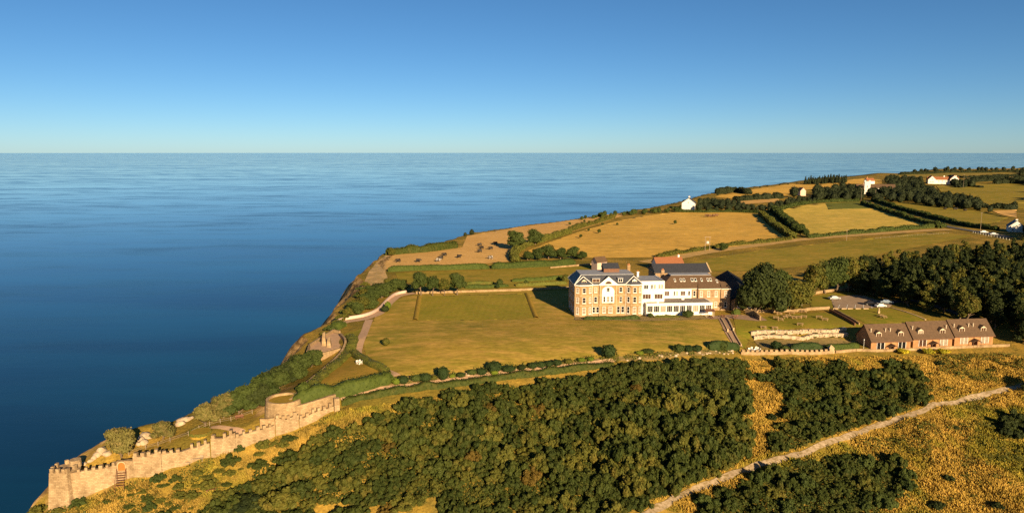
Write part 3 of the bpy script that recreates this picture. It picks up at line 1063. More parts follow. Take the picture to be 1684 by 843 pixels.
def scatter(B, dmin, tries, r, avoid=None):
    """points at least dmin apart inside a ground outline"""
    lo, hi = B.min(0), B.max(0)
    out = []
    cand = r.uniform(lo, hi, (tries, 2))
    cand = cand[inside(cand[:, 0], cand[:, 1], B)]
    if avoid is not None:
        cand = cand[~avoid(cand)]
    cells = {}
    for c in cand:
        i, j = int(c[0] // dmin), int(c[1] // dmin)
        ok = True
        for a in (-1, 0, 1):
            for b in (-1, 0, 1):
                for q in cells.get((i + a, j + b), ()):
                    if (q[0] - c[0]) ** 2 + (q[1] - c[1]) ** 2 < dmin * dmin:
                        ok = False
        if ok:
            cells.setdefault((i, j), []).append(c)
            out.append(c)
    return np.array(out)


PATHL = smooth_line([PT(*p)[:2] for p in [(1040, 860), (1075, 838), (1130, 810), (1190, 787), (1235, 770), (1290, 752), (1350, 732), (1400, 715), (1440, 701), (1500, 682), (1560, 664), (1610, 651), (1650, 641), (1700, 630)]], 2)


def near_path(c, d=1.7):
    return (np.sqrt(((c[:, None, :] - PATHL[None]) ** 2).sum(-1)).min(1)) < d


# ------------------------------------------------------------------ the thicket on the slope
TH_MAIN = wpoly([(340, 870), (366, 820), (420, 785), (470, 752), (520, 730), (590, 706), (650, 684), (690, 664), (760, 652), (850, 641), (920, 633), (1000, 621), (1035, 609), (1120, 606), (1216, 605), (1222, 690), (1226, 735),
                 (1205, 768), (1150, 792), (1090, 818), (1030, 860)])
TH_RIGHT = wpoly([(1262, 622), (1285, 600), (1330, 603), (1385, 606), (1400, 618), (1450, 622), (1470, 600), (1505, 604), (1528, 652), (1500, 675), (1430, 696), (1340, 728), (1268, 750), (1262, 725), (1300, 700), (1290, 660)])
TH_LOW = wpoly([(1135, 870), (1160, 826), (1230, 795), (1320, 762), (1400, 752), (1480, 770), (1502, 800), (1450, 840), (1430, 870)])
TH_LEFT = wpoly([(60, 870), (100, 845), (180, 825), (260, 800), (330, 778), (420, 748), (480, 722), (470, 745), (410, 785), (362, 822), (335, 870)])
TH_FAR = wpoly([(1632, 712), (1665, 690), (1720, 690), (1720, 726), (1660, 722)])
GL = 'shrubs of the dense thicket on the slope below the hotel'
kinds = [('leaf', 'dark green rounded shrub crowded into the thicket on the slope below the lawn', GL),
         ('leaf_olive', 'olive green rounded shrub crowded into the thicket on the slope below the lawn', 'olive shrubs of the thicket on the slope'),
         ('leaf_rust', 'rusty brown shrub standing out among the green thicket below the lawn', 'rusty shrubs of the thicket')]
r_ = np.random.default_rng(5)
spots = scatter(TH_MAIN, 2.75, 40000, r_, near_path)
spots = sorted(spots.tolist(), key=lambda c: c[1])
print('thicket spots', len(spots), 'single', 285)
nleft = 0
extra = []
for (x, y) in spots:
    # the trees near the top right of the thicket stand taller
    u = x / max(y, 1)
    big = float(sstep(.10, .2, np.array([u]))[0])
    k = 0 if random.random() < .62 else 1
    if random.random() < .03:
        k = 2
    if nleft >= 285:
        extra.append((x, y, big))
        continue
    nleft += 1
    s = random.choice([random.uniform(.7, 1.0), random.uniform(.9, 1.25), random.uniform(1.1, 1.6)]) * (1 + .3 * big)
    plant('shrub', 'thicket_shrub', kinds[k][1], 'shrub', (x, y), s, kinds[k][0], kinds[k][2], random.uniform(.85, 1.25) * (1 + .25 * big), px=False, dz=-.3)
if extra:
    Vs, Fq, Ft, off = [], [], [], 0
    for (x, y, big) in extra:
        me = random.choice(LIB['shrub'])
        co = np.empty(len(me.vertices) * 3)
        me.vertices.foreach_get('co', co)
        co = co.reshape(-1, 3) * random.uniform(.9, 1.3) * (1 + .3 * big)
        a = random.uniform(0, 6.28)
        co = np.column_stack([co[:, 0] * math.cos(a) - co[:, 1] * math.sin(a) + x, co[:, 0] * math.sin(a) + co[:, 1] * math.cos(a) + y, co[:, 2] + H(x, y) - .3])
        lt = np.empty(len(me.polygons), np.int32)
        me.polygons.foreach_get('loop_total', lt)
        vi = np.empty(len(me.loops), np.int32)
        me.loops.foreach_get('vertex_index', vi)
        nq = int((lt == 4).sum())
        Fq.append(vi[:nq * 4].reshape(-1, 4) + off)
        Ft.append(vi[nq * 4:].reshape(-1, 3) + off)
        Vs.append(co)
        off += len(co)
    tag(link('thicket_mass', raw_mesh('thicket_mass', np.concatenate(Vs), np.concatenate(Fq), M['leaf'], np.concatenate(Ft))), 'far rows of the dense thicket merging into one mass below the lawn border', 'thicket', None, 'stuff')
# the largest crowns of the thicket
for (px, py, s, m, lab) in [(1075, 690, .62, 'leaf_olive', 'broad yellowish tree rising out of the middle of the thicket below the lawn border'),
                            (1140, 668, .70, 'leaf_mid', 'large dark domed tree at the right end of the thicket beside the golden gully'),
                            (1185, 640, .72, 'leaf_dark', 'tall dark tree at the top right corner of the thicket below the garden steps'),
                            (1195, 700, .66, 'leaf_mid', 'wide dark green tree beside the golden gully halfway down the slope'),
                            (1045, 655, .52, 'leaf_rust', 'golden brown tree at the upper edge of the thicket by the sandy strip'),
                            (1110, 642, .55, 'leaf_mid', 'green tree just below the rockery of the lawn border'),
                            (1075, 728, .5, 'leaf_dark', 'dark rounded tree low in the thicket with a deep shadow beside it'),
                            (1150, 745, .5, 'leaf_olive', 'olive tree in the lower right of the thicket above the pale path')]:
    tree('thicket_tree', lab, (px, py), s, m, group='larger trees of the thicket', low=1.8)
plant('shrub', 'thicket_shrub', 'very dark low rounded bush at the lower left corner of the thicket', 'shrub', (410, 838), 2.1, 'leaf_dark', None, .62)
plant('shrub', 'thicket_shrub', 'reddish brown bush alone in the middle of the green thicket', 'shrub', (778, 765), .95, 'leaf_rust', None, 1.0, dz=.8)
n2 = 0
for B, dmin, lab, g in ((TH_RIGHT, 3.0, 'dark shrub on the slope between the golden gully and the pale path', 'shrubs on the slope below the cottages'),
                        (TH_LOW, 3.1, 'dark shrub in the clump below the pale path', 'shrubs of the clump below the pale path'),
                        (TH_FAR, 2.6, 'dark shrub in the clump at the right end of the dry slope', 'shrubs at the right end of the dry slope'),
                        (TH_LEFT, 2.0, 'low olive shrub on the dry slope at the foot of the battlements', 'low shrubs at the foot of the battlements')):
    for (x, y) in scatter(B, dmin, 9000, r_, near_path).tolist():
        if B is TH_LEFT:
            if random.random() < .18:
                continue
            plant(random.choice(['low', 'shrub']), 'low_shrub', lab, 'shrub', (x, y), random.uniform(.5, 1.1), random.choice(['leaf_olive', 'leaf_olive', 'leaf']), g, random.uniform(.6, 1.0), px=False)
            continue
        if random.random() < .14:
            continue
        n2 += 1
        plant('shrub', 'slope_shrub', lab, 'shrub', (x, y), random.uniform(.7, 1.15), random.choice(['leaf', 'leaf', 'leaf', 'leaf_mid', 'leaf_olive'] if B is not TH_FAR else ['leaf_dark']), g, random.uniform(.85, 1.35), px=False, dz=-.3)
print('slope shrubs', n2)
for (px, py, s, m, lab) in [(1252, 628, 1.05, 'leaf_mid', 'round green bush alone at the top of the golden gully'), (1268, 690, .62, 'leaf_dark', 'small dark bush in the golden gully'),
                            (1288, 708, .85, 'leaf_olive', 'olive bush beside the small dark bush low in the golden gully'), (1545, 600, .5, 'leaf_dark', 'small dark bush in the yellow grass below the right cottage'),
                            (1490, 608, .8, 'leaf_mid', 'dark green bush below the wall of the middle cottage'), (1560, 790, .55, 'leaf_dark', 'small dark bush alone in the golden grass below the pale path'),
                            (1570, 706, .4, 'leaf_dark', 'tiny dark bush in the golden grass just below the pale path'), (1310, 602, .7, 'leaf_mid', 'bright green bush growing against the low battlement wall by the garden'),
                            (1540, 838, .8, 'leaf_dark', 'dark bush at the bottom edge of the golden slope'), (1640, 836, .6, 'leaf_dark', 'dark bush in the bottom right of the golden slope')]:
    plant('shrub', 'lone_bush', lab, 'bush', (px, py), s, m)
for (px, py, s, m, lab) in [(262, 792, .75, 'leaf_mid', 'small dark green bush against the battlement wall right of the orange door'), (395, 742, .55, 'leaf_mid', 'dark bush at the foot of the battlement wall below its middle step'),
                            (435, 738, .8, 'leaf_olive', 'olive bush in the dry grass below the round bastion'), (130, 832, .7, 'leaf_mid', 'dark green bush against the foot of the corner tower'),
                            (215, 805, .45, 'leaf_olive', 'low olive bush below the wooden steps of the orange door'), (245, 838, .7, 'leaf_mid', 'green bush at the bottom edge below the orange door'),
                            (62, 848, .9, 'leaf_olive', 'olive bush on the cliff edge left of the corner tower'), (95, 846, .6, 'leaf_olive', 'small olive bush below the corner tower')]:
    plant('shrub', 'wall_bush', lab, 'bush', (px, py), s, m)

for (px, py) in [(1520, 742), (1590, 728), (1625, 752), (1540, 815), (1600, 815), (1660, 795), (1510, 705), (1470, 725), (1650, 770), (1580, 765), (1615, 835), (1480, 700), (1672, 742), (1560, 640), (1600, 622), (1575, 615), (1630, 610), (1530, 618)]:
    plant('shrub', 'small_bush', 'small olive bush scattered in the dry grass of the right hand slope', 'bush', (px, py), random.uniform(.3, .55), 'leaf_olive', 'small bushes scattered in the dry grass on the right', random.uniform(.5, .9))
for (px, py) in [(556, 533), (563, 526), (570, 516), (577, 507), (583, 499), (589, 489), (594, 478), (600, 470), (520, 568), (545, 543), (534, 552), (512, 580)]:
    plant('shrub', 'cliff_shrub', 'low green shrub spilling over the cliff edge beside the pink path and the lookout', 'shrub', (px, py), random.uniform(.6, 1.05), random.choice(['leaf_mid', 'leaf_olive']), 'low shrubs spilling over the cliff edge', .8)

# undergrowth and grass nobody could count
HILL = wpoly([(40, 870), (88, 836), (245, 792), (430, 728), (560, 680), (700, 655), (850, 638), (1010, 620), (1215, 592), (1420, 588), (1640, 582), (1700, 590), (1720, 870)])
lo, hi = HILL.min(0), HILL.max(0)
cand = r_.uniform(lo, hi, (760000, 2))
cand = cand[inside(cand[:, 0], cand[:, 1], HILL)]
cand = cand[~near_path(cand[:, :2], 1.35)]
inth = np.zeros(len(cand), bool)
for B in (TH_MAIN, TH_RIGHT, TH_LOW, TH_FAR):
    inth |= inside(cand[:, 0], cand[:, 1], B)
u = cand[inth][::2]
print('undergrowth', len(u), 'grass', (~inth).sum())
z = Hv(u[:, 0], u[:, 1]) + r_.uniform(.1, 1.0, len(u)) * (1.0 + 2.2 * vnoise(u[:, 0] / 1.7, u[:, 1] / 1.7, 31))
Vu, Fu = leaf_cards(np.column_stack([u, z]), np.tile((0, -.4, .9), (len(u), 1)), .26, .8, r_)
tag(link('undergrowth', raw_mesh('undergrowth', Vu, Fu, M['leaf'])), 'tangled olive undergrowth filling the gaps between the thicket shrubs', 'undergrowth', None, 'stuff')
g = cand[~inth]
def dry_grass_mat(name, a, b, c, lo_, hi_):
    m, nt, bs = _nt(name)
    bs.inputs['Roughness'].default_value = .8
    bs.inputs['Specular IOR Level'].default_value = .1
    big = _noise(nt, .055, 4, None, .6)
    straw = _ramp(nt, _noise(nt, .3, 6, None, .62), [(.32, a), (.5, b), (.66, c)])
    olive = _ramp(nt, _noise(nt, .4, 6, None, .62), [(.32, (.085, .090, .012)), (.52, (.21, .175, .022)), (.68, (.36, .26, .036))])
    col = _mix(nt, _ramp(nt, big, [(lo_, (0, 0, 0)), (hi_, (1, 1, 1))]), straw, olive)
    nt.links.new(col, bs.inputs['Base Color'])
    return m


M['dry_grass'] = dry_grass_mat('golden_dry_grass', (.20, .13, .024), (.35, .222, .040), (.48, .30, .062), .50, .60)
M['rough_grass'] = dry_grass_mat('rough_olive_grass', (.14, .095, .020), (.25, .165, .034), (.38, .235, .048), .52, .62)


def grass(name, g, h, label, m):
    n = len(g)
    base = np.column_stack([g, Hv(g[:, 0], g[:, 1]) - .05])
    a = r_.uniform(0, math.pi, n)
    w = np.column_stack([np.cos(a), np.sin(a), np.zeros(n)]) * r_.uniform(.05, .17, (n, 1))
    hh = h * r_.uniform(.4, 1.3, (n, 1)) * np.clip(1 + 1.3 * vnoise(g[:, 0] / 1.9, g[:, 1] / 1.9, 7) + 1.2 * vnoise(g[:, 0] / 6.5, g[:, 1] / 6.5, 17), .35, 1.9)[:, None]
    lean = np.column_stack([r_.normal(-.12, .3, n), r_.normal(0, .3, n), np.ones(n)])
    V = np.stack([base - w, base + w, base + w * .5 + lean * hh, base - w * .5 + lean * hh], 1).reshape(-1, 3)
    tag(link(name, raw_mesh(name, V, np.arange(4 * n).reshape(-1, 4), M[m])), label, 'grass', None, 'stuff')


gl = (g[:, 0] + 7 * vnoise(g[:, 0] / 6, g[:, 1] / 6, 61)) < -22
grass('dry_grass', g[~gl], .55, 'tall golden dry grass covering the open right hand parts of the slope', 'dry_grass')
grass('rough_grass', g[gl], .5, 'rough brownish olive grass on the slope below the battlements', 'rough_grass')
# scattered low green growth in the grass
lowsp = g[r_.choice(len(g), 26000, replace=False)]
k = vnoise(lowsp[:, 0] / 6, lowsp[:, 1] / 6, 21) + .6 * vnoise(lowsp[:, 0] / 2.4, lowsp[:, 1] / 2.4, 22)
k = k + .45 * sstep(-40, -75, lowsp[:, 0]) + .25 * sstep(60, 95, lowsp[:, 0]) * sstep(150, 165, lowsp[:, 1])
lowsp = lowsp[k > .36]
Vu, Fu = leaf_cards(np.column_stack([lowsp, Hv(lowsp[:, 0], lowsp[:, 1]) + r_.uniform(.15, .95, len(lowsp))]), np.tile((0, -.3, 1.0), (len(lowsp), 1)), .26, .8, r_)
tag(link('bramble_patches', raw_mesh('bramble_patches', Vu, Fu, M['leaf_olive'])), 'low green bramble patches spread through the golden grass', 'brambles', None, 'stuff')

# ================================================================== building parts
_wc = {}


def window(parent, x, z, w, h, y, pane='glass', bars=(1, 1), rot=0.0, fr='white_paint', name='window', fw=.09, label=None, sill=True):
    """one window: frame with glazing bars and sill, and its pane; x is its middle, z its sill"""
    key = (w, h, bars, fr, name, fw, sill)
    if key not in _wc:
        b = MB()
        b.box(-w / 2, -w / 2 + fw, -.09, .04, 0, h).box(w / 2 - fw, w / 2, -.09, .04, 0, h)
        b.box(-w / 2 + fw, w / 2 - fw, -.09, .04, h - fw, h).box(-w / 2 + fw, w / 2 - fw, -.09, .04, 0, fw)
        for i in range(bars[0]):
            c = -w / 2 + w * (i + 1) / (bars[0] + 1)
            b.box(c - .035, c + .035, -.06, .03, fw, h - fw)
        for i in range(bars[1]):
            c = h * (i + 1) / (bars[1] + 1)
            b.box(-w / 2 + fw, w / 2 - fw, -.055, .03, c - .03, c + .03)
        if sill:
            b.box(-w / 2 - .12, w / 2 + .12, -.2, .04, -.14, -.003)
        me = bpy.data.meshes.new(name)
        me.from_pydata(b.v, [], b.f)
        me.materials.append(M[fr])
        p = MB().box(-w / 2 + fw, w / 2 - fw, -.03, .02, fw, h - fw)
        pm = bpy.data.meshes.new('pane')
        pm.from_pydata(p.v, [], p.f)
        pm.materials.append(M['glass'])
        _wc[key] = (me, pm)
    me, pm = _wc[key]
    o = link(name, me, parent, (x, y, z), (0, 0, rot))
    if label:
        o['label'] = label
    c = link('pane', pm, o)
    setmat(c, pane)
    return o


def tube(a, b, r, m, name, parent):
    return MB().cyl(a, b, r, r, 6).build(name, M[m], parent)


def dormer(parent, x, y, z, w, h, depth, wall='white', roof='slate', pane='glass', gable=.6):
    b = MB()
    b.box(-w / 2, -w / 2 + .14, 0, depth, 0, h).box(w / 2 - .14, w / 2, 0, depth, 0, h)
    b.box(-w / 2 + .14, w / 2 - .14, 0, .12, h - .14, h).box(-w / 2 + .14, w / 2 - .14, 0, .12, -.1, .12)
    b.box(-.04, .04, .01, .1, .12, h - .14)
    b.prism_y([(-w / 2, h), (w / 2, h), (0, h + gable)], .05, .2) if gable > .3 else None
    d = b.build('dormer', M[wall], parent, (x, y, z))
    MB().box(-w / 2 + .14, w / 2 - .14, .06, .1, .12, h - .14).build('pane', M[pane], d)
    r = MB()
    e = .18
    if gable > .3:
        r.prism_y([(-w / 2 - e, h - .1), (0, h + gable), (0, h + gable + .13), (-w / 2 - e, h + .03)], -.15, depth + 1)
        r.prism_y([(w / 2 + e, h - .1), (w / 2 + e, h + .03), (0, h + gable + .13), (0, h + gable)], -.15, depth + 1)
    else:
        r.prism_x([(-.2, h + .002), (depth + .8, h + gable + .002), (depth + .8, h + gable + .15), (-.2, h + .16)], -w / 2 - e, w / 2 + e)
    r.build('dormer_roof', M[roof], d)
    return d


def frustum(b, lo, zlo, hi, zhi):
    vs = [(lo[0], lo[1], zlo), (lo[2], lo[1], zlo), (lo[2], lo[3], zlo), (lo[0], lo[3], zlo), (hi[0], hi[1], zhi), (hi[2], hi[1], zhi), (hi[2], hi[3], zhi), (hi[0], hi[3], zhi)]
    return b.add(vs, [(3, 2, 1, 0), (4, 5, 6, 7), (0, 1, 5, 4), (1, 2, 6, 5), (2, 3, 7, 6), (3, 0, 4, 7)])


def chimney(parent, x, y, z, h, w=.9, d=.7, pots=2, m='stone'):
    b = MB().box(-w / 2, w / 2, -d / 2, d / 2, 0, h).box(-w / 2 - .1, w / 2 + .1, -d / 2 - .1, d / 2 + .1, h + .002, h + .2)
    c = b.build('chimney', M[m], parent, (x, y, z))
    for i in range(pots):
        MB().cyl((0, 0, 0), (0, 0, .55), .15, .12, 8).build('chimney_pot', M['pot'], c, ((i - (pots - 1) / 2) * .42, 0, h + .2))
    return c


# ================================================================== the hotel
A, B_ = P(945, 520.5), P(1216, 516)
YAW = math.atan2(B_[1] - A[1], B_[0] - A[0])
hotel = thing('hotel', 'large stone hotel on the lawn with slate roof, white middle and brown hipped wing', 'hotel', (A[0], A[1], H(A[0], A[1]) + .05), YAW)
W0 = 22.8
bay1 = [(0, .6), (0, -.1), (1.7, -1.15), (4.2, -1.15), (5.8, -.1), (5.8, .6)]
bay2 = [(17.4, .6), (17.4, -.1), (19.0, -1.15), (21.3, -1.15), (22.8, -.1), (22.8, .6)]


def grow(poly, e):
    cx = sum(p[0] for p in poly) / len(poly)
    return [(p[0] + (e if p[0] > cx else -e), p[1] - (e if p[1] < .5 else 0)) for p in poly]


b = MB()
b.box(.01, W0 - .01, 0, 14, -1.5, 10.8).prism(bay1, -1.4, 10.7).prism(bay2, -1.4, 10.7).box(8.3, 14.2, -.45, .4, -1.3, 10.75)
b.build('wall', M['stone'], hotel)
b = MB()
for z0, z1, e in ((3.75, 3.97, .07), (7.15, 7.37, .07), (.35, .55, .1)):
    b.prism(grow(bay1, e), z0, z1).prism(grow(bay2, e), z0, z1)
    b.box(5.9, 8.2, -.08, .3, z0, z1).box(14.3, 17.3, -.08, .3, z0, z1).box(8.2, 14.3, -.53, .2, z0, z1)
for x in (8.3, 13.85):
    b.box(x, x + .35, -.52, -.3, .6, 10.55)
b.box(-.06, .4, -.16, .3, .6, 10.6)
b.build('string_course', M['trim'], hotel)
b = MB()
b.prism(grow(bay1, .28), 10.62, 10.95).prism(grow(bay2, .28), 10.62, 10.95).box(6.05, 8.0, -.28, .5, 10.62, 10.93).box(14.5, 17.1, -.28, .5, 10.62, 10.93)
b.box(-.28, .3, .65, 14.3, 10.6, 10.92).box(22.55, 23.1, .65, 14.3, 10.6, 10.92)
b.build('cornice', M['white_paint'], hotel)
b = frustum(MB(), (-.25, -.25, 23.05, 14.25), 10.9, (2.5, 2.5, 20.4, 11.7), 13.75)
for bay in (bay1, bay2):
    g = grow(bay, .3)
    xc = (bay[0][0] + bay[5][0]) / 2
    p = [(x, y, 10.96) for x, y in g[1:5]] + [(g[5][0], 3.2, 10.96), (g[0][0], 3.2, 10.96), (xc, .75, 13.45), (xc, 3.2, 13.45)]
    b.add(p, [(0, 1, 6), (1, 2, 6), (2, 3, 6), (3, 4, 7, 6), (5, 0, 6, 7), (4, 5, 7)])
b.build('roof', M['slate'], hotel)
b = MB()
for bay in (bay1, bay2):
    g = grow(bay, .3)
    xc = (bay[0][0] + bay[5][0]) / 2
    for q in (g[1], g[4]):
        b.cyl((q[0], q[1], 11.0), (xc, .75, 13.5), .11, .11, 6)
b.cyl((-.25, -.25, 10.98), (2.5, 2.5, 13.8), .11, .11, 6).cyl((-.25, 14.2, 10.98), (2.5, 11.7, 13.8), .11, .11, 6)
b.build('ridge_flashing', M['white_paint'], hotel)
fr_ = MB().box(2.3, 20.6, 2.3, 11.9, 13.7, 13.92).box(2.6, 4.2, 12.2, 14.1, 11.5, 13.6).build('flat_roof', M['lead'], hotel)
# pediment over the middle bay
b = MB().prism_y([(8.0, 10.65), (14.5, 10.65), (14.5, 10.95), (11.25, 13.6), (8.0, 10.95)], -.62, -.3)
ped = b.build('pediment', M['white_paint'], hotel)
arc = [(11.25 + .95 * math.cos(t), 11.15 + .85 * math.sin(t)) for t in np.linspace(0, math.pi, 11)]
MB().prism_y(arc, -.66, -.63).build('arched_window', M['glass_brown'], ped)
arc2 = [(11.25 + 1.2 * math.cos(t), 11.05 + 1.1 * math.sin(t)) for t in np.linspace(0, math.pi, 11)]
MB().prism_y(arc2, -.645, -.61).build('window_surround', M['trim'], ped)
MB().add([(8.0, -.55, 10.97), (11.25, -.55, 13.62), (14.5, -.55, 10.97), (8.0, 1.5, 10.97), (11.25, 2.6, 13.62), (14.5, 1.5, 10.97)], [(0, 1, 4, 3), (1, 2, 5, 4)]).build('pediment_roof', M['slate'], ped)
# white arched panel on the middle bay
arch = [(9.1, 4.6), (13.3, 4.6), (13.3, 8.6)] + [(11.2 + 2.1 * math.cos(t), 8.6 + 1.75 * math.sin(t)) for t in np.linspace(.15, math.pi - .15, 11)] + [(9.1, 8.6)]
MB().prism_y(arch, -.58, -.44).build('white_bay_panel', M['white'], hotel)
# windows
CP_ = ['glass', 'blind', 'glass', 'glass_brown', 'blind']
wi = 0
for bay, panes in ((bay1, 'bgb bgb bbb'.split()), (bay2, 'gbb ggb ggb'.split())):
    for fl, (z, h) in enumerate(((.95, 2.35), (4.75, 1.95), (8.15, 1.75))):
        for k in range(3):
            a, c = bay[1 + k], bay[2 + k]
            ang = math.atan2(c[1] - a[1], c[0] - a[0])
            n = (math.sin(ang), -math.cos(ang))
            x, y = (a[0] + c[0]) / 2 + n[0] * .02, (a[1] + c[1]) / 2 + n[1] * .02
            pn = {'b': 'blind', 'g': 'glass'}[panes[fl][k] if bay is bay2 else ('bgb', 'bgb', 'bbb')[2 - fl][k]]
            window(hotel, x, z, 1.15 if k == 1 else .95, h, y, pn, (0, 1), ang)
for x, z, w, h, pn in ((7.05, 4.75, 1.1, 1.95, 'glass'), (7.05, 8.2, .9, 1.7, 'blind'), (6.5, 1.2, .95, 2.0, 'glass'), (7.75, 1.2, .95, 2.0, 'glass'),
                       (15.7, 4.75, .8, 1.95, 'glass'), (15.6, 8.2, 1.1, 1.7, 'glass'), (14.9, 1.1, 1.05, 2.2, 'glass'), (16.4, 1.1, 1.05, 2.2, 'glass')):
    window(hotel, x, z, w, h, -.02, pn, (0, 1))
for x, z, w, h, pn, y in ((9.9, 1.2, 1.1, 2.2, 'blind', -.47), (12.1, 1.2, 1.3, 2.2, 'blind', -.47), (9.9, 4.9, .75, 2.0, 'glass', -.6), (11.2, 4.9, .95, 2.0, 'blind', -.6), (12.5, 4.9, .75, 2.0, 'glass', -.6), (11.2, 8.5, 1.05, 1.4, 'glass', -.6)):
    window(hotel, x, z, w, h, y, pn, (0, 1))
for y in (3, 6.5, 10.5):
    for z in (1.2, 4.9, 8.2):
        window(hotel, -.01, z, 1.0, 1.9, y, 'glass', (0, 1), -math.pi / 2)
dormer(hotel, 7.2, .35, 11.5, 2.5, 1.25, 1.5, 'cream', 'lead', 'glass_brown', .15)
dormer(hotel, 15.5, .35, 11.5, 1.6, 1.3, 1.5, 'white', 'lead', 'glass', .15)
dormer(hotel, 2.95, -.75, 11.25, 1.6, 1.0, 1.4, 'cream', 'slate', 'glass_brown', .6)
dormer(hotel, 20.1, -.75, 11.25, 1.6, 1.0, 1.4, 'white', 'slate', 'blind', .6)
# roof housing
b = MB().prism_x([(6.4, 13.93), (10.6, 13.93), (10.6, 16.2), (9.4, 16.6), (6.4, 15.2)], 11.0, 16.4)
hs = b.build('roof_housing', M['wood_brown'], hotel)
MB().add([(10.85, 6.2, 15.2), (16.55, 6.2, 15.2), (16.55, 9.45, 16.75), (10.85, 9.45, 16.75), (10.85, 10.8, 16.3), (16.55, 10.8, 16.3)], [(0, 1, 2, 3), (3, 2, 5, 4)]).build('housing_roof', M['slate_dark'], hs)
chimney(hotel, 20.8, 11.2, 12.4, 3.0, 1.0, .8, 2)
for x in (5.9, 17.35):
    tube((x, -.15, .2), (x, -.15, 10.5), .07, 'white_paint', 'drainpipe', hotel)

# white middle block
b = MB().box(22.83, 31.0, 1.2, 13.5, -1.4, 11.3)
wb = b.build('white_block', M['white'], hotel)
MB().box(22.9, 30.75, 1.5, 13.4, 11.302, 11.34).build('block_roof', M['lead'], wb)
b = MB().box(22.83, 31.02, 1.18, 1.5, 11.302, 11.55).box(30.75, 31.02, 1.5, 13.5, 11.302, 11.55).build('parapet', M['white_paint'], wb)
for x, w, z, h, pn, bars in ((24.6, 1.6, 8.85, 1.5, 'glass', (1, 0)), (26.6, .75, 8.85, 1.6, 'glass', (0, 0)), (27.6, .75, 8.85, 1.6, 'blind', (0, 0)), (29.2, .75, 8.85, 1.6, 'blind', (0, 0)), (30.1, .75, 8.85, 1.6, 'blind', (0, 0)),
                             (24.9, 2.9, 5.4, 1.75, 'glass_brown', (2, 0)), (29.0, 2.9, 5.4, 1.75, 'glass_brown', (2, 0))):
    window(hotel, x, z, w, h, 1.18, pn, bars)
chimney(hotel, 24.2, 11.5, 11.35, 1.6, .7, .7, 1, 'white')

# conservatory along the front
b = MB()
b.box(24.3, 47.2, -.9, 6.8, -1.4, 1.15).box(24.3, 47.2, -.95, 6.8, 3.45, 4.2)
xs = np.linspace(24.3, 47.2 - .35, 11)
for x in xs:
    b.box(x + .06, x + .29, -.88, -.6, 1.15, 3.45)
b.box(24.32, 24.6, -.6, 6.7, 1.15, 3.45).box(46.9, 47.18, -.6, 6.7, 1.15, 3.45)
cons = b.build('conservatory', M['white_paint'], hotel)
MB().box(24.2, 47.3, -1.05, 6.85, 4.202, 4.32).build('fascia', M['white_paint'], cons)
MB().box(24.75, 46.75, -.5, 6.75, 4.322, 4.36).build('conservatory_roof', M['felt'], cons)
MB().box(24.7, 46.8, .3, .35, 1.15, 3.44).build('curtain', M['blind'], cons)
for i in range(10):
    x = (xs[i] + .35 + xs[i + 1]) / 2
    w = round(float(xs[i + 1] - xs[i] - .35), 3)
    o = window(cons, x, 1.16, w, 2.28, -.72, ['glass', 'glass', 'blind', 'glass', 'glass', 'glass', 'glass', 'blind', 'glass', 'glass_brown'][i], (2, 0), sill=False)
MB().box(24.35, 47.15, -.93, -.6, .95, 1.12).build('sill', M['wood_brown'], cons) if False else None
MB().box(28, 28.7, -.55, .1, 4.36, 4.7).box(38, 38.9, 4, 5, 4.36, 4.8).build('roof_vent', M['white_paint'], cons)

# right wing with brown hipped roof
b = MB().box(31.02, 42.4, 7.0, 19, -1.4, 7.75)
ww = b.build('white_wing_wall', M['white'], hotel)
b = MB().box(42.42, 55.9, 7.0, 19, -1.4, 7.75).box(44.6, 52.4, 6.2, 7.2, -1.38, 7.7).box(52.6, 55.86, 5.9, 7.3, -1.36, 7.72)
b.build('stone_wing_wall', M['stone_pale'], hotel)
for x, w, pn in ((33.6, 1.7, 'glass_brown'), (36.3, .6, 'glass'), (37.2, .6, 'blind'), (39.3, 1.7, 'glass_brown'), (41.5, .8, 'glass')):
    window(hotel, x, 5.2, w, 1.7, 6.98, pn, (1, 0) if w > 1 else (0, 0))
for x, y, pn, pn2 in ((43.4, 6.98, 'glass', 'glass'), (45.6, 6.18, 'blind', 'glass'), (48.2, 6.18, 'blind', 'blind'), (50.9, 6.18, 'blind', 'blind'), (54.2, 5.88, 'blind', 'glass')):
    window(hotel, x, 4.9, .95, 2.0, y, pn, (0, 1))
    window(hotel, x, 1.1, .95, 2.0, y, pn2, (0, 1))
b = MB().box(30.6, 44.4, 6.55, 7.1, 7.6, 7.78).box(44.4, 52.6, 5.75, 6.4, 7.6, 7.78).box(52.6, 56.2, 5.5, 6.2, 7.6, 7.78)
b.build('gutter', M['white_paint'], hotel)
b = frustum(MB(), (30.9, 6.5, 56.3, 19.5), 7.8, (36.2, 11.2, 50.4, 14.9), 11.75)
b.add([(44.3, 5.7, 7.79), (52.65, 5.7, 7.79), (52.0, 9.0, 9.9), (45.2, 9.0, 9.9)], [(0, 1, 2, 3)])
b.add([(52.66, 5.45, 7.785), (56.35, 5.45, 7.785), (55.0, 9.0, 9.6), (52.9, 9.0, 9.8)], [(0, 1, 2, 3)])
b.build('hipped_roof', M['tile_brown'], hotel)
MB().box(36.0, 50.6, 11.0, 15.1, 11.7, 11.88).build('roof_cap', M['lead'], hotel)
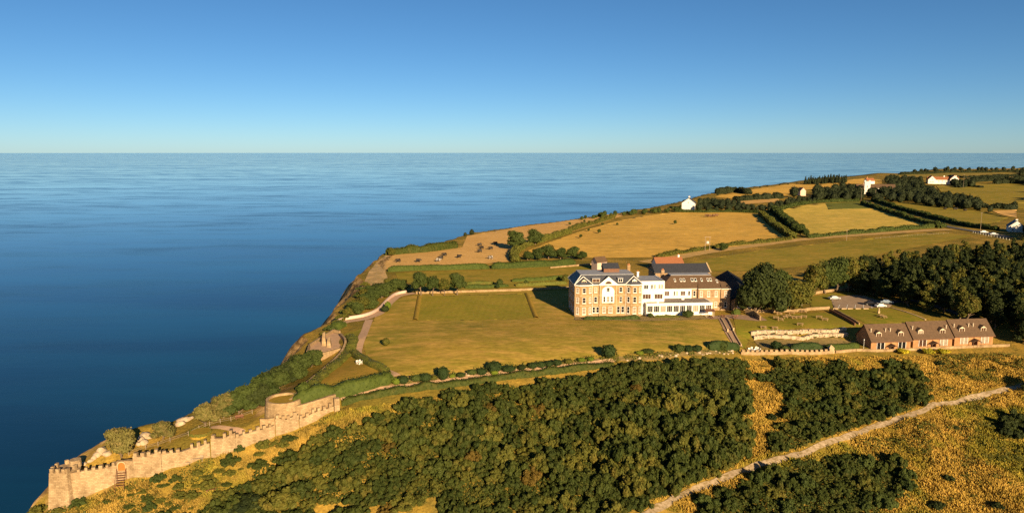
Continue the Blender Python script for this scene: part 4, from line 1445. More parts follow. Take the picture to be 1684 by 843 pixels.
for x, w in ((37.0, .6), (39.2, .75), (40.3, .75), (43.2, .9), (44.4, .9), (46.6, .6), (48.9, .7), (49.9, .7), (52.0, .6)):
    t = .62 if x < 51 else .5
    y, z = 6.5 + 4.7 * t, 7.8 + 3.95 * t
    o = MB().prism_x([(-.55, -.46), (.55, .46), (.48, .56), (-.62, -.36)], -w / 2, w / 2).build('skylight', M['white_paint'], hotel, (x, y, z))
    MB().prism_x([(-.42, -.22), (.36, .44), (.33, .48), (-.45, -.18)], -w / 2 + .1, w / 2 - .1).build('pane', M['glass'], o)
tube((44.45, 6.1, .2), (44.45, 6.1, 7.5), .07, 'wood_brown', 'drainpipe', hotel)
# low rear range between the blocks
b = MB().box(31.05, 36.0, 19.02, 27, -1.4, 8.6).box(24, 31, 13.6, 24, -1.4, 8.2)
rr = b.build('rear_range', M['stone_pale'], hotel)
MB().box(31.1, 35.9, 19.1, 26.9, 8.602, 8.75).box(24.1, 30.9, 13.7, 23.9, 8.202, 8.35).build('rear_roof', M['felt'], rr)
chimney(hotel, 35.2, 18.6, 9.0, 3.2, 1.1, .8, 2, 'stone_pale')


def gabled(name, label, cat, at, yaw, L, Wd, eaves, ridge, wall, roof, group=None, overhang=.35, z=None):
    """a plain gabled building: front-left corner at the origin, ridge along its length"""
    x, y = at[0], at[1]
    t = thing(name, label, cat, (x, y, (H(x, y) if z is None else z)), yaw, group)
    MB().prism_x([(0, -1.5), (Wd, -1.5), (Wd, eaves), (Wd / 2, ridge), (0, eaves)], 0, L).build('wall', M[wall], t)
    s = (ridge - eaves) / (Wd / 2)
    e = overhang
    th = .18
    MB().prism_x([(-e, eaves - e * s), (Wd / 2, ridge), (Wd / 2, ridge + th), (-e, eaves - e * s + th)], -e, L + e).prism_x(
        [(Wd + e, eaves - e * s), (Wd + e, eaves - e * s + th), (Wd / 2, ridge + th), (Wd / 2, ridge)], -e, L + e).build('roof', M[roof], t)
    return t


# hall with the long slate roof behind
hl, hr = P(1078, 448, 7.2), P(1168, 447, 7.2)
hy = math.atan2(hr[1] - hl[1], hr[0] - hl[0])
t = gabled('hall', 'long hall with a dark slate roof directly behind the hotel', 'hall', hl, hy, float(np.hypot(*(hr - hl)[:2])), 11, 7.2, 9.8, 'stone_pale', 'slate_dark', z=0)
MB().box(-.45, -.05, -.2, 11.2, 7.0, 7.3).prism_x([(-.35, 7.0), (5.5, 10.05), (11.35, 7.0), (11.35, 7.25), (5.5, 10.3), (-.35, 7.25)], float(np.hypot(*(hr - hl)[:2])) - .1, float(np.hypot(*(hr - hl)[:2])) + .45).build('verge', M['trim'], t)
# cottage with the red roof
cl, cr = P(1080, 434, 3.0), P(1124, 433, 3.0)
t = gabled('red_roofed_cottage', 'white cottage with an orange red pantile roof behind the long slate hall', 'cottage', cl, math.atan2(cr[1] - cl[1], cr[0] - cl[0]), float(np.hypot(*(cr - cl)[:2])), 7, 3.0, 5.6, 'white', 'tile_red', z=0)
for x in (3, 9.5):
    window(t, x, .9, 1.0, 1.2, -.02)
chimney(t, 11.9, 3.5, 5.2, 1.3, .8, .6, 2, 'white')
# small pinkish gabled outbuilding
ol = P(982, 445, 0.2)
t = gabled('outbuilding', 'small pinkish gabled outbuilding behind the brown roof housing of the hotel', 'outbuilding', ol, .5, 5.5, 4.6, 4.2, 6.2, 'pink', 'tile_brown')
window(t, 2.5, 1.5, 1.0, 1.2, -.02)
# barn beside the trees
ba, bb = P(1230, 481, 6.3), P(1200, 445, 6.3)
v = bb - ba
ba = P(1226, 481, 6.3)
t = gabled('barn', 'low dark roofed range with a pale gable at the right end of the hotel', 'barn', ba, math.atan2(v[1], v[0]), float(np.hypot(*v[:2])), 9.5, 3.4, 6.3, 'stone_pale', 'roof_black', z=0)
t.location = [ba[0] + 4.75 * math.sin(t.rotation_euler.z), ba[1] - 4.75 * math.cos(t.rotation_euler.z), 0]
window(t, -.02, .9, 1.3, 1.5, 6.6, 'glass', (1, 0), -math.pi / 2)
window(t, -.02, .2, 1.1, 2.1, 3.2, 'glass', (0, 1), -math.pi / 2, name='door', sill=False)


# ================================================================== three cottages on the right
c0, c1 = P(1432, 573.5, -3.2), P(1632, 567, -3.2)
cyaw = math.atan2(c1[1] - c0[1], c1[0] - c0[0])
clen = float(np.hypot(*(c1 - c0)[:2]))
blk = (clen - 1.6) / 3
cdir = np.array([math.cos(cyaw), math.sin(cyaw)])
for i, lab in enumerate(('brick cottage pair nearest the garden rockery, with bare dark doorways and two pale flue pipes', 'middle brick cottage pair with one white curtained dormer and white curtained patio doors',
                         'brick cottage pair nearest the dark wood, with two white curtained patio doors')):
    o = c0[:2] + cdir * i * (blk + .8)
    ct = thing('cottage', lab, 'cottage', (o[0], o[1], H(o[0] + 3, o[1] + 1) + (.05, .35, .6)[i] - .15), cyaw, 'brick cottages on the terrace')
    Wd, ev, rg = 7.6, 2.75, 6.7
    MB().prism_x([(0, -2), (Wd, -2), (Wd, ev), (Wd / 2, rg), (0, ev)], 0, blk).build('wall', M['brick'], ct)
    s = (rg - ev) / (Wd / 2)
    rf = MB().prism_x([(-.5, ev - .5 * s), (Wd / 2, rg), (Wd / 2, rg + .17), (-.5, ev - .5 * s + .17)], -.3, blk + .3).prism_x([(Wd + .5, ev - .5 * s), (Wd + .5, ev - .5 * s + .17), (Wd / 2, rg + .17), (Wd / 2, rg)], -.3, blk + .3).build('roof', M['tile_brown'], ct)
    MB().box(-.3, blk + .3, -.62, -.48, ev - .55, ev - .38).build('gutter', M['wood_brown'], ct)
    MB().box(blk / 2 - .06, blk / 2 + .06, -.06, .1, -.5, ev - .3).build('drainpipe', M['wood_brown'], ct)
    for k, x in enumerate((blk * .22, blk * .78)):
        dormer(ct, x, .75, 3.45, 1.75, 1.35, 2.0, 'cream', 'tile_brown', 'blind' if (i, k) == (1, 0) else 'glass_brown', .55)
    for x in {0: (blk * .44, blk * .56, .9), 1: (.8, blk * .93), 2: (blk * .45, blk * .57, .9)}[i]:
        zz_ = 2.0 * s + ev
        MB().cyl((0, 0, -.4), (0, 0, 1.0), .13, .13, 8).cyl((0, 0, 1.0), (0, 0, 1.12), .2, .2, 8).build('flue_pipe', M['cream'], ct, (x, 1.9, zz_))
    for k, x in enumerate((blk * .24, blk * .78)):
        pn = {(0, 0): 'glass', (0, 1): 'glass', (1, 0): 'glass_brown', (1, 1): 'blind', (2, 0): 'blind', (2, 1): 'blind'}[(i, k)]
        dr = MB().box(-1.25, -1.15, -.12, .05, 0, 2.1).box(1.15, 1.25, -.12, .05, 0, 2.1).box(-1.15, 1.15, -.12, .05, 2.0, 2.1).box(-.06, .06, -.08, .04, 0, 2.0).build('patio_door', M['white_paint'], ct, (x, -.02, .05))
        MB().box(-1.15, 1.15, -.05, .03, .02, 2.0).build('pane', M[pn], dr)
    pc = MB().prism_y([(-1.5, .9), (0, 1.75), (1.5, .9), (1.5, 1.0), (0, 1.88), (-1.5, 1.0)], -1.7, -.05).build('porch', M['tile_brown'], ct, (blk / 2, 0, -.1))
    MB().box(-1.3, -1.2, -1.6, -1.5, -.6, .95).box(1.2, 1.3, -1.6, -1.5, -.6, .95).box(-.08, .08, -1.6, -.05, -.6, 1.3).build('post', M['wood_brown'], pc)
sh = P(1584, 529, 2.2)
gabled('shed', 'brown roofed shed just behind the cottage nearest the dark wood', 'shed', sh, cyaw, 4.2, 4.5, 2.3, 4.0, 'wood_brown', 'tile_brown')

# low wall and rail in front of the cottages
def wall_run(name, label, line, height, thick, m, cat='wall', group=None, cope=None, px=True, base_drop=1.0, crenel=None, step=1.0, curve=False):
    """a free-standing wall following the ground; crenel=(pitch, merlon length, merlon height)"""
    W = [PT(*p)[:2] for p in line] if px else [np.array(p[:2], float) for p in line]
    L = smooth_line(W, step, curve)
    N = normals2(L)
    z = Hv(L[:, 0], L[:, 1])
    k = np.ones(5) / 5
    z = np.convolve(np.pad(z, 2, mode='edge'), k, 'valid') if len(z) > 5 else z
    b = MB()

    def strip(l, n, zb, zt, th):
        c = len(l)
        vs = []
        for o, zz in ((-th / 2, zb), (-th / 2, zt), (th / 2, zt), (th / 2, zb)):
            q = l + n * o
            vs += [(q[i, 0], q[i, 1], zz[i]) for i in range(c)]
        fs = [(j * c + i, ((j + 1) % 4) * c + i, ((j + 1) % 4) * c + i + 1, j * c + i + 1) for j in range(4) for i in range(c - 1)]
        fs += [(0, c, 2 * c, 3 * c)[::-1], (c - 1, 2 * c - 1, 3 * c - 1, 4 * c - 1)]
        b.add(vs, fs)
    strip(L, N, z - base_drop, z + height, thick)
    if crenel:
        D = np.concatenate([[0], np.cumsum(np.hypot(*np.diff(L, axis=0).T))])
        s = .3
        while s + crenel[1] < D[-1]:
            q = np.array([[np.interp(v, D, L[:, 0]), np.interp(v, D, L[:, 1])] for v in (s, s + crenel[1])])
            zz = np.interp([s, s + crenel[1]], D, z) + height
            nn = np.array([[np.interp(s, D, N[:, 0]), np.interp(s, D, N[:, 1])]] * 2)
            strip(q, nn, zz - .05, zz.mean() + np.zeros(2) + crenel[2], thick - .02)
            s += crenel[0]
    o = b.build(name, M[m])
    return tag(o, label, cat, group)


wall_run('terrace_wall', 'low pale wall along the front of the brick cottages', [(1408, 577), (1440, 578), (1530, 574.5), (1632, 570), (1660, 569)], .75, .35, 'rubble_tan')
wall_run('crenellated_garden_wall', 'low battlemented stone wall in front of the white chairs and the garden hedge', [(1218, 582), (1260, 582), (1310, 582), (1372, 580)], .8, .6, 'rubble', crenel=(1.5, .8, .6))
wall_run('garden_wall', 'low stone wall running from the battlemented wall pier to the cottages', [(1374, 580), (1392, 578.5), (1407, 577.3)], .8, .35, 'rubble_tan')
p = PT(1366, 579)
MB().box(-.7, .7, -.7, .7, -1, 1.5).add([(-.8, -.8, 1.5), (.8, -.8, 1.5), (.8, .8, 1.5), (-.8, .8, 1.5), (0, 0, 2.3)], [(3, 2, 1, 0), (0, 1, 4), (1, 2, 4), (2, 3, 4), (3, 0, 4)]).build('gate_pier', M['trim'], None, p)
tag(bpy.data.objects['gate_pier'], 'pale stone pier with a pointed cap at the right end of the low battlemented wall', 'pier')

# rockery: two tiers of dry stone with plants between
t = thing('rockery', 'two tiered pale dry stone rockery below the picnic tables', 'rockery', (0, 0, 0))
for k, (ln, hgt) in enumerate((([(1237, 549), (1280, 547), (1330, 545.5), (1390, 542)], 1.35), ([(1242, 556), (1290, 555), (1340, 553), (1392, 550)], 1.2))):
    W = [PT(*q)[:2] for q in ln]
    L = smooth_line(W, .75)
    N = normals2(L)
    rb = MB()
    for i, (q, n) in enumerate(zip(L[:-1], N)):
        zb = H(*q)
        for lv in range(3):
            w, d, h = random.uniform(.4, .65), random.uniform(.5, .8), random.uniform(.32, .48)
            a = math.atan2(n[1], n[0]) + random.uniform(-.25, .25)
            ca, sa = math.cos(a), math.sin(a)
            vs = []
            for zz_ in (0, h):
                for (x, y) in ((-d, -w), (d, -w), (d, w), (-d, w)):
                    j = 1 - .25 * (zz_ > 0) * random.random()
                    vs.append((q[0] + (x * ca - y * sa) * j, q[1] + (x * sa + y * ca) * j, zb - .4 + lv * hgt / 3 + zz_ + random.uniform(-.06, .06)))
            rb.add(vs, [(3, 2, 1, 0), (4, 5, 6, 7), (0, 1, 5, 4), (1, 2, 6, 5), (2, 3, 7, 6), (3, 0, 4, 7)])
    rb.build('stone_tier', M['rock'], t)
for _ in range(22):
    p = PT(random.uniform(1245, 1385), random.uniform(543, 556))
    o = link('rockery_plant', random.choice(LIB['low']), t, p, (0, 0, random.uniform(0, 6)))
    s = random.uniform(.3, .6)
    o.scale = (s, s, s)

# ================================================================== the battlements
def xy_z(px, base_y, top_y):
    p = PT(px, base_y)
    d = ray(px, top_y)
    t_ = np.hypot(p[0], p[1]) / np.hypot(d[0], d[1])
    return np.array([p[0], p[1], p[2], CAM_H + d[2] * t_])


bat = thing('battlement_wall', 'long crenellated pale stone wall stepping down the slope to a tower above the sea', 'castle wall', (0, 0, 0))
SEG = [[(113, 830, 777), (141, 818, 773)], [(141, 818, 773), (168, 806, 769), (193, 795, 763)], [(193, 795, 758), (219, 786, 757)], [(219, 786, 749), (242, 786, 750)], [(242, 786, 750), (266, 777, 740)],
       [(267, 777, 746), (300, 768, 741), (346, 753, 728)], [(347, 753, 720), (366, 750, 720)], [(366, 750, 720), (388, 744, 710)], [(389, 744, 719), (420, 730, 709), (453, 718, 699)],
       [(454, 718, 688), (472, 713, 689)], [(472, 713, 689), (492, 705, 681)], [(493, 705, 688), (520, 693, 678), (550, 676, 667)]]
b = MB()
TH = .85
for si, sg in enumerate(SEG):
    q = np.array([xy_z(*c) for c in sg])
    L = smooth_line([c[:2] for c in q], .8, False)
    D = np.concatenate([[0], np.cumsum(np.hypot(*np.diff(L, axis=0).T))])
    Dq = np.concatenate([[0], np.cumsum(np.hypot(*np.diff(q[:, :2], axis=0).T))])
    zt = np.interp(D, Dq, q[:, 3])
    zb = np.interp(D, Dq, q[:, 2]) - 1.6
    zt = zt + .22 * vnoise(D / 1.1 + si * 7, D * 0, 41) + .25 * vnoise(D / 3.1 + si * 3, D * 0, 42)
    N = normals2(L)
    L = L + N * .85
    zt = zt - .22
    th = TH + .008 * (si % 3)
    bat_ = .35
    c = len(L)
    vs = []
    for o, zz in ((-th / 2 - bat_, zb), (-th / 2, zt), (th / 2, zt), (th / 2, zb)):
        w = L + N * o
        vs += [(w[i, 0], w[i, 1], zz[i]) for i in range(c)]
    b.add(vs, [(j * c + i, ((j + 1) % 4) * c + i, ((j + 1) % 4) * c + i + 1, j * c + i + 1) for j in range(4) for i in range(c - 1)] + [(3 * c, 2 * c, c, 0), (c - 1, 2 * c - 1, 3 * c - 1, 4 * c - 1)])
    if si != 2:
        n = max(2, int(D[-1] / 1.25))
        for k in range(n):
            if random.random() < .06:
                continue
            s0 = D[-1] * (k + random.uniform(.08, .2)) / n
            s1 = s0 + random.uniform(.5, .75)
            if s1 > D[-1]:
                continue
            a0 = np.array([np.interp(s0, D, L[:, 0]), np.interp(s0, D, L[:, 1])])
            a1 = np.array([np.interp(s1, D, L[:, 0]), np.interp(s1, D, L[:, 1])])
            z0 = np.interp(s0, D, zt) - .1
            z1 = max(np.interp(s0, D, zt), np.interp(s1, D, zt)) + random.uniform(.45, .9)
            nn = N[min(int(s0 / .8), c - 1)] * (th / 2 - .02)
            vs = [(*(a0 - nn), z0), (*(a1 - nn), z0), (*(a1 + nn), z0), (*(a0 + nn), z0), (*(a0 - nn), z1), (*(a1 - nn), z1), (*(a1 + nn), z1), (*(a0 + nn), z1)]
            b.add(vs, [(3, 2, 1, 0), (4, 5, 6, 7), (0, 1, 5, 4), (1, 2, 6, 5), (2, 3, 7, 6), (3, 0, 4, 7)])
b.build('crenellated_wall', M['rubble'], bat)
# corner tower
pa, pb = xy_z(86, 834, 776), xy_z(115, 832, 778)
u = (pb - pa)[:2] / np.hypot(*(pb - pa)[:2])
nrm = np.array([-u[1], u[0]])
wd = float(np.hypot(*(pb - pa)[:2]))
ring_ = [pa[:2], pb[:2], pb[:2] + nrm * 3.6 + u * .6, pb[:2] + nrm * 5.2 - u * .8, pa[:2] + nrm * 5.2 + u * .9, pa[:2] + nrm * 3.4 - u * .7]
cen = np.mean(ring_, 0)
zt = float(pa[3])
b = MB()
lo_ = [(*(cen + (r0 - cen) * 1.3), float(pa[2]) - 3) for r0 in ring_]
hi_ = [(*r0, zt) for r0 in ring_]
n = len(ring_)
b.add(lo_ + hi_, [tuple(range(n, 2 * n))] + [(i, (i + 1) % n, n + (i + 1) % n, n + i) for i in range(n)])
for i in range(n):
    a0, a1 = np.array(ring_[i]), np.array(ring_[(i + 1) % n])
    d = a1 - a0
    Ld = np.hypot(*d)
    d /= Ld
    nn = np.array([-d[1], d[0]])
    k = max(1, int(Ld / 1.25))
    for j in range(k):
        s0 = Ld * (j + .1) / k
        q0, q1 = a0 + d * s0 + nn * .01, a0 + d * min(s0 + .7, Ld - .02) + nn * .01
        z1 = zt + random.uniform(.75, .95)
        vs = [(*q0, zt - .05), (*q1, zt - .05), (*(q1 + nn * .55), zt - .05), (*(q0 + nn * .55), zt - .05), (*q0, z1), (*q1, z1), (*(q1 + nn * .55), z1), (*(q0 + nn * .55), z1)]
        b.add(vs, [(3, 2, 1, 0), (4, 5, 6, 7), (0, 1, 5, 4), (1, 2, 6, 5), (2, 3, 7, 6), (3, 0, 4, 7)])
b.build('corner_tower', M['rubble'], bat)
b = MB()
tc_ = cen + nrm * 1.0 + u * 1.2
for i in range(12):
    a = 2 * math.pi * i / 12
b.cyl((*tc_, zt - .2), (*tc_, zt + 1.35), 1.15, 1.1, 12)
b.build('turret', M['rubble'], bat)
# orange arched door with its steps
dq = xy_z(201, 792, 774)
dirw = xy_z(219, 786, 757)[:2] - xy_z(193, 795, 758)[:2]
dang = math.atan2(dirw[1], dirw[0])
dn = np.array([math.sin(dang), -math.cos(dang)])
arcd = [(-.7, .1), (.7, .1), (.7, 1.1)] + [(.7 * math.cos(t_), 1.1 + .75 * math.sin(t_)) for t_ in np.linspace(.2, math.pi - .2, 9)] + [(-.7, 1.1)]
dpos = dq[:2] + dn * (TH / 2 - .85 + .16)
dr = MB().prism_y(arcd, -.06, .3).build('arched_door', M['door_orange'], bat, (*dpos, dq[3]), (0, 0, dang))
dr['label'] = 'orange arched timber door'
arcs = [(x * 1.2, z_ * 1.12 if z_ > 0 else z_) for x, z_ in arcd]
MB().prism_y(arcs, -.03, .29).build('door_surround', M['trim'], dr)
st = thing('wooden_steps', 'weathered wooden steps below the orange arched door of the battlements', 'steps', (*(dpos + dn * .2), dq[3] - 2.6), dang)
b = MB()
for i in range(6):
    b.box(-.8, .8, -.3 * i - .3, -.3 * i, 2.2 - .42 * i, 2.3 - .42 * i)
b.build('tread', M['wood_brown'], st)
for x in (-.88, .88):
    MB().cyl((x, 0, 3.2), (x, -1.9, 1.0), .05, .05, 6).cyl((x, 0, 0), (x, 0, 3.2), .06, .06, 6).cyl((x, -1.9, -1.4), (x, -1.9, 1.0), .06, .06, 6).build('handrail', M['wood_brown'], st)
for px, lab in ((303, 'grey timber bench lower down at the foot of the battlement wall'), (324, 'grey timber bench higher up at the foot of the battlement wall')):
    p = PT(px, 764 - (px - 303) * .33)
    t = thing('wall_bench', lab, 'bench', p + np.array([0, 0, .1]), dang, 'timber benches at the foot of the battlements')
    MB().box(-1.3, 1.3, -.25, .25, .42, .5).build('seat', M['wood_grey'], t)
    MB().box(-1.3, 1.3, .27, .33, .55, 1.0).build('backrest', M['wood_grey'], t)
    for x in (-1.1, 1.1):
        MB().box(x - .06, x + .06, -.22, .22, -.3, .418).build('leg', M['wood_grey'], t)

# end pier of the battlements, retaining wall and round bastion
q = xy_z(554, 674, 662)
tag(MB().box(-.6, .6, -.6, .6, -1, float(q[3] - q[2]) + 1.2).build('end_pier', M['rubble'], None, (q[0], q[1], q[2]), (0, 0, .4)), 'square stone pier ending the battlement wall beside the low hedge', 'pier')
bq = PT(461, 693)
bt = thing('round_bastion', 'round stone bastion with a grassy top standing above the battlement wall', 'bastion', (bq[0], bq[1] + 3.2, bq[2] - .5))
b = MB()
n = 28
top = 5.0
prof = [(4.9, -2.5), (4.3, 2.5), (4.0, top), (3.5, top), (3.5, top - .6)]
vs = []
for r0, z0 in prof:
    vs += [(r0 * math.cos(2 * math.pi * i / n), r0 * math.sin(2 * math.pi * i / n), z0) for i in range(n)]
b.add(vs, [(k * n + i, k * n + (i + 1) % n, (k + 1) * n + (i + 1) % n, (k + 1) * n + i) for k in range(len(prof) - 1) for i in range(n)])
b.build('bastion_wall', M['rubble_tan'], bt)
MB().cyl((0, 0, top - 1), (0, 0, top - .55), 3.55, 3.55, n).build('grass_top', M['lawn_dry'], bt)
wall_run('retaining_wall', 'tall tan retaining wall joining the round bastion to the end of the battlements', [(478, 690), (500, 684), (530, 675), (552, 668)], 3.0, .7, 'rubble_tan', base_drop=1.5)
wall_run('bastion_side_wall', 'tan stone wall stepping down from the round bastion to the battlements', [(428, 706), (440, 706), (452, 704)], 2.6, .6, 'rubble_tan', base_drop=1.5)
wall_run('cliff_garden_wall', 'curving pale stone wall between the seaward hedge and the cliff bushes', [(470, 672), (486, 655), (503, 636), (520, 622), (540, 605), (556, 590), (566, 575), (568, 563), (560, 553)], 1.1, .6, 'rubble_tan', curve=True)
wall_run('cliff_garden_wall', 'second tan stone wall beside the curving one just above the round bastion', [(476, 676), (492, 660), (507, 643), (512, 634)], .9, .5, 'rubble_tan', curve=True)
wall_run('cliff_path_wall', 'pale pink parapet wall along the seaward side of the cliff path', [(548, 536), (563, 527), (598, 520.5), (621, 511), (636, 496), (650, 485.5), (668, 481)], 1.0, .5, 'pink', curve=True)
wall_run('lawn_wall', 'long low stone wall along the far edge of the lawn', [(684, 483), (760, 481), (840, 478.5), (938, 474)], .9, .45, 'rubble_tan')
wall_run('steps_parapet', 'pale kerb wall along the hotel side of the garden steps', [(1186, 524), (1198, 548), (1209, 569)], .45, .3, 'trim')
wall_run('steps_parapet', 'pale kerb wall along the rockery side of the garden steps', [(1196, 524), (1206, 545), (1219, 569)], .6, .3, 'trim')
wall_run('patio_wall', 'brown stone wall with a dark shaded end beside the hotel patio', [(1226, 515), (1240, 518), (1250, 527)], 1.6, .4, 'rubble_tan')
wall_run('patio_wall', 'long stone wall between the picnic lawn and the trees', [(1240, 514), (1280, 513), (1322, 512), (1330, 510), (1364, 508)], 1.0, .4, 'rubble_tan')
wall_run('sunken_steps_wall', 'dark timber sided ramp wall between the picnic lawn and the cottage lawn', [(1364, 512), (1385, 523), (1406, 536)], 1.0, .35, 'wood_brown')
wall_run('sunken_steps_wall', 'upper stone wall of the ramp beside the cottage lawn', [(1372, 510.5), (1392, 521), (1413, 534)], .7, .35, 'rubble_tan')
wall_run('field_wall', 'pale stone wall under the row of trees beside the car park', [(1330, 485), (1362, 480), (1402, 476.5)], 1.0, .4, 'rubble_tan')
wall_run('field_wall', 'thin pale wall at the right end of the lower lawn near the hotel', [(905, 441), (950, 437), (985, 434)], .7, .4, 'rubble_tan')
wall_run('driveway_kerb', 'pale kerb curving along the drive behind the cottage lawn', [(1466, 506), (1490, 513), (1522, 526)], .22, .5, 'trim')
wall_run('border_edging', 'broken pale stone edging along the planted border of the lawn', [(645, 629), (700, 622), (800, 613), (900, 602), (1005, 590)], .25, .4, 'rubble')

# lookout platform with its ruined fins
lk = thing('lookout', 'stone lookout platform on the cliff edge with two upright ruined wall stubs', 'lookout', (0, 0, 0))
poly = [P(*q, -.9)[:2] for q in [(504, 582), (508, 570), (530, 556), (548, 545), (560, 548), (566, 560), (560, 572), (530, 580)]]
zt = -.9
MB().prism([tuple(q) for q in poly][::-1], zt - 9, zt).build('platform', M['rubble_tan'], lk)
b = MB()
for a, c in zip(poly[:4], poly[1:5]):
    d = (c - a) / np.hypot(*(c - a))
    nn = np.array([-d[1], d[0]]) * -.4
    b.add([(*a, zt - .01), (*c, zt - .01), (*(c + nn), zt - .01), (*(a + nn), zt - .01), (*a, zt + .9), (*c, zt + .9), (*(c + nn), zt + .9), (*(a + nn), zt + .9)], [(3, 2, 1, 0), (4, 5, 6, 7), (0, 1, 5, 4), (1, 2, 6, 5), (2, 3, 7, 6), (3, 0, 4, 7)])
a, c = poly[0], poly[7]
d = (c - a) / np.hypot(*(c - a))
nn = np.array([-d[1], d[0]]) * .4
b.add([(*a, zt - .01), (*c, zt - .01), (*(c + nn), zt - .01), (*(a + nn), zt - .01), (*a, zt + .85), (*c, zt + .85), (*(c + nn), zt + .85), (*(a + nn), zt + .85)], [(3, 2, 1, 0), (4, 5, 6, 7), (0, 1, 5, 4), (1, 2, 6, 5), (2, 3, 7, 6), (3, 0, 4, 7)])
b.build('parapet', M['rubble_tan'], lk)
MB().prism([tuple(np.mean(poly, 0) + (q - np.mean(poly, 0)) * .9) for q in poly][::-1], zt + .004, zt + .05).build('floor', M['path_pink'], lk)
for (px, py, hh) in ((533, 566, 3.6), (541, 569, 2.6)):
    d = ray(px, py)
    tt = (zt - CAM_H) / d[2]
    x, y = d[0] * tt, d[1] * tt
    b = MB().add([(-.7, -1.9, 0), (.6, -1.9, 0), (.8, 1.6, 0), (-.6, 1.6, 0), (-.5, -.7, hh * .7), (.35, -.9, hh * .6), (.4, 1.0, hh), (-.3, .9, hh * .93)], [(3, 2, 1, 0), (4, 5, 6, 7), (0, 1, 5, 4), (1, 2, 6, 5), (2, 3, 7, 6), (3, 0, 4, 7)])
    b.build('wall_stub', M['rubble_tan'], lk, (x, y, zt - .02), (0, 0, .25))


def rock(at, s, label, m='rock', px=True, group=None):
    iv, jf = ico(2)
    r0 = np.random.default_rng(int(at[0] * 31 + at[1]))
    k = 1 + .35 * vnoise(iv[:, 0] * 1.7 + at[0], iv[:, 1] * 1.7 + iv[:, 2], 3) * 2
    v = iv * k[:, None] * np.array([s * r0.uniform(.8, 1.4), s * r0.uniform(.8, 1.2), s * r0.uniform(.6, .95)])
    p = PT(*at)
    me = raw_mesh('rock', v, np.zeros((0, 4)), M[m], jf)
    o = link('rock', me, None, p, (0, 0, r0.uniform(0, 6)))
    return tag(o, label, 'rock', group)


for i, (px, py, s) in enumerate([(160, 748, 1.0), (168, 742, 1.3), (156, 752, .8), (176, 746, .9), (232, 722, 1.1), (240, 718, 1.4), (236, 728, .9), (228, 730, .7), (300, 692, 1.2), (308, 690, .9), (296, 698, 1.0), (314, 688, .7), (150, 757, .7), (138, 762, .8)]):
    rock((px, py), s, 'pale rock on the cliff edge beyond the battlements', group='pale rocks on the cliff edge beyond the battlements')
for i, (px, py, s) in enumerate([(536, 577, .8), (541, 574, .7), (545, 578, .6), (532, 580, .6), (538, 582, .5), (547, 573, .5)]):
    rock((px, py), s, 'pinkish boulder heaped below the lookout platform', group='boulders heaped below the lookout')

# ================================================================== hedges
hedge([(638, 446.5), (680, 444.5), (740, 443.2), (804, 441.5)], 2.6, 2.4, 'long clipped hedge between the cow field and the lower lawn, nearer the sea', 'hedge')
hedge([(808, 441.5), (860, 439.5), (920, 436.5), (945, 434)], 3.0, 2.8, 'clipped hedge between the cow field and the lower lawn, nearer the hotel', 'hedge')
hedge([(636, 420), (665, 416), (700, 414), (750, 407)], 5, 3.4, 'long dark scrub hedge on the cliff edge of the cow field', 'leaf', leaf=.35, rough=.25)
hedge([(848, 432), (846, 418), (862, 406), (880, 400), (905, 392), (936, 383)], 4, 2.6, 'overgrown hedge between the tan cow field and the golden field', 'hedge_olive', leaf=.35, rough=.3)
hedge([(936, 381), (960, 373), (985, 366), (1010, 358)], 3.5, 2.4, 'thin hedge climbing from the golden field to the cliff scrub', 'leaf_olive', leaf=.4, rough=.4, dens=5)
hedge([(765, 474), (800, 473), (836, 471)], 1.6, 1.3, 'low terrace hedge nearest the lollipop trees', 'hedge')
hedge([(768, 468), (800, 466.5), (812, 466)], 1.4, 1.2, 'short upper terrace hedge left of the pointed shrubs', 'hedge_olive')
hedge([(842, 463), (890, 461), (936, 458)], 1.8, 1.5, 'upper terrace hedge leading to the hotel end wall', 'hedge')
hedge([(848, 470.5), (890, 469), (932, 467)], 1.6, 1.4, 'lower terrace hedge leading to the hotel end wall', 'hedge_olive')
hedge([(505, 648), (516, 633), (532, 618), (552, 603), (568, 588), (578, 573), (580, 560), (574, 555)], 2.8, 1.3, 'curving sunlit hedge on the seaward side of the triangular garden', 'hedge_olive', leaf=.18, rough=.22)
hedge([(578, 580), (592, 590), (612, 601), (630, 610), (640, 615)], 2.0, 1.5, 'straight dark topped hedge between the triangular garden and the path', 'hedge_olive', leaf=.16, curve=False)
hedge([(482, 664), (510, 658), (550, 649), (600, 637), (645, 624)], 3.4, 2.4, 'thick dark green hedge along the near side of the triangular garden', 'hedge', leaf=.2, rough=.24, curve=False)
hedge([(548, 543), (558, 538), (568, 535)], 3.4, 2.0, 'oval clump of dark hedge beside the lookout', 'hedge', leaf=.18)
hedge([(562, 664), (620, 650), (700, 637), (800, 625), (900, 613), (1008, 598)], 2.2, 1.1, 'very long low dark hedge along the foot of the lawn border', 'leaf', leaf=.2, rough=.3, curve=False)
hedge([(1165, 574), (1190, 573), (1214, 573.5)], 2.2, 2.2, 'dark clipped hedge at the foot of the garden steps', 'clip_dark', leaf=.15)
hedge([(1300, 576), (1335, 574), (1352, 574)], 2.2, 1.9, 'dark clipped hedge inside the low battlemented wall', 'clip_dark', leaf=.15)
hedge([(1358, 574), (1390, 573), (1412, 571)], 1.8, 1.6, 'dark hedge between the stone pier and the first cottage', 'hedge', leaf=.16)
hedge([(1205, 517), (1216, 516)], 2.2, 2.4, 'square clipped hedge at the corner of the hotel stone wing', 'hedge', leaf=.15)
hedge([(960, 525.5), (1000, 525), (1052, 524.5)], 1.6, .9, 'low planted strip at the foot of the hotel front', 'leaf_mid', leaf=.16, rough=.4)
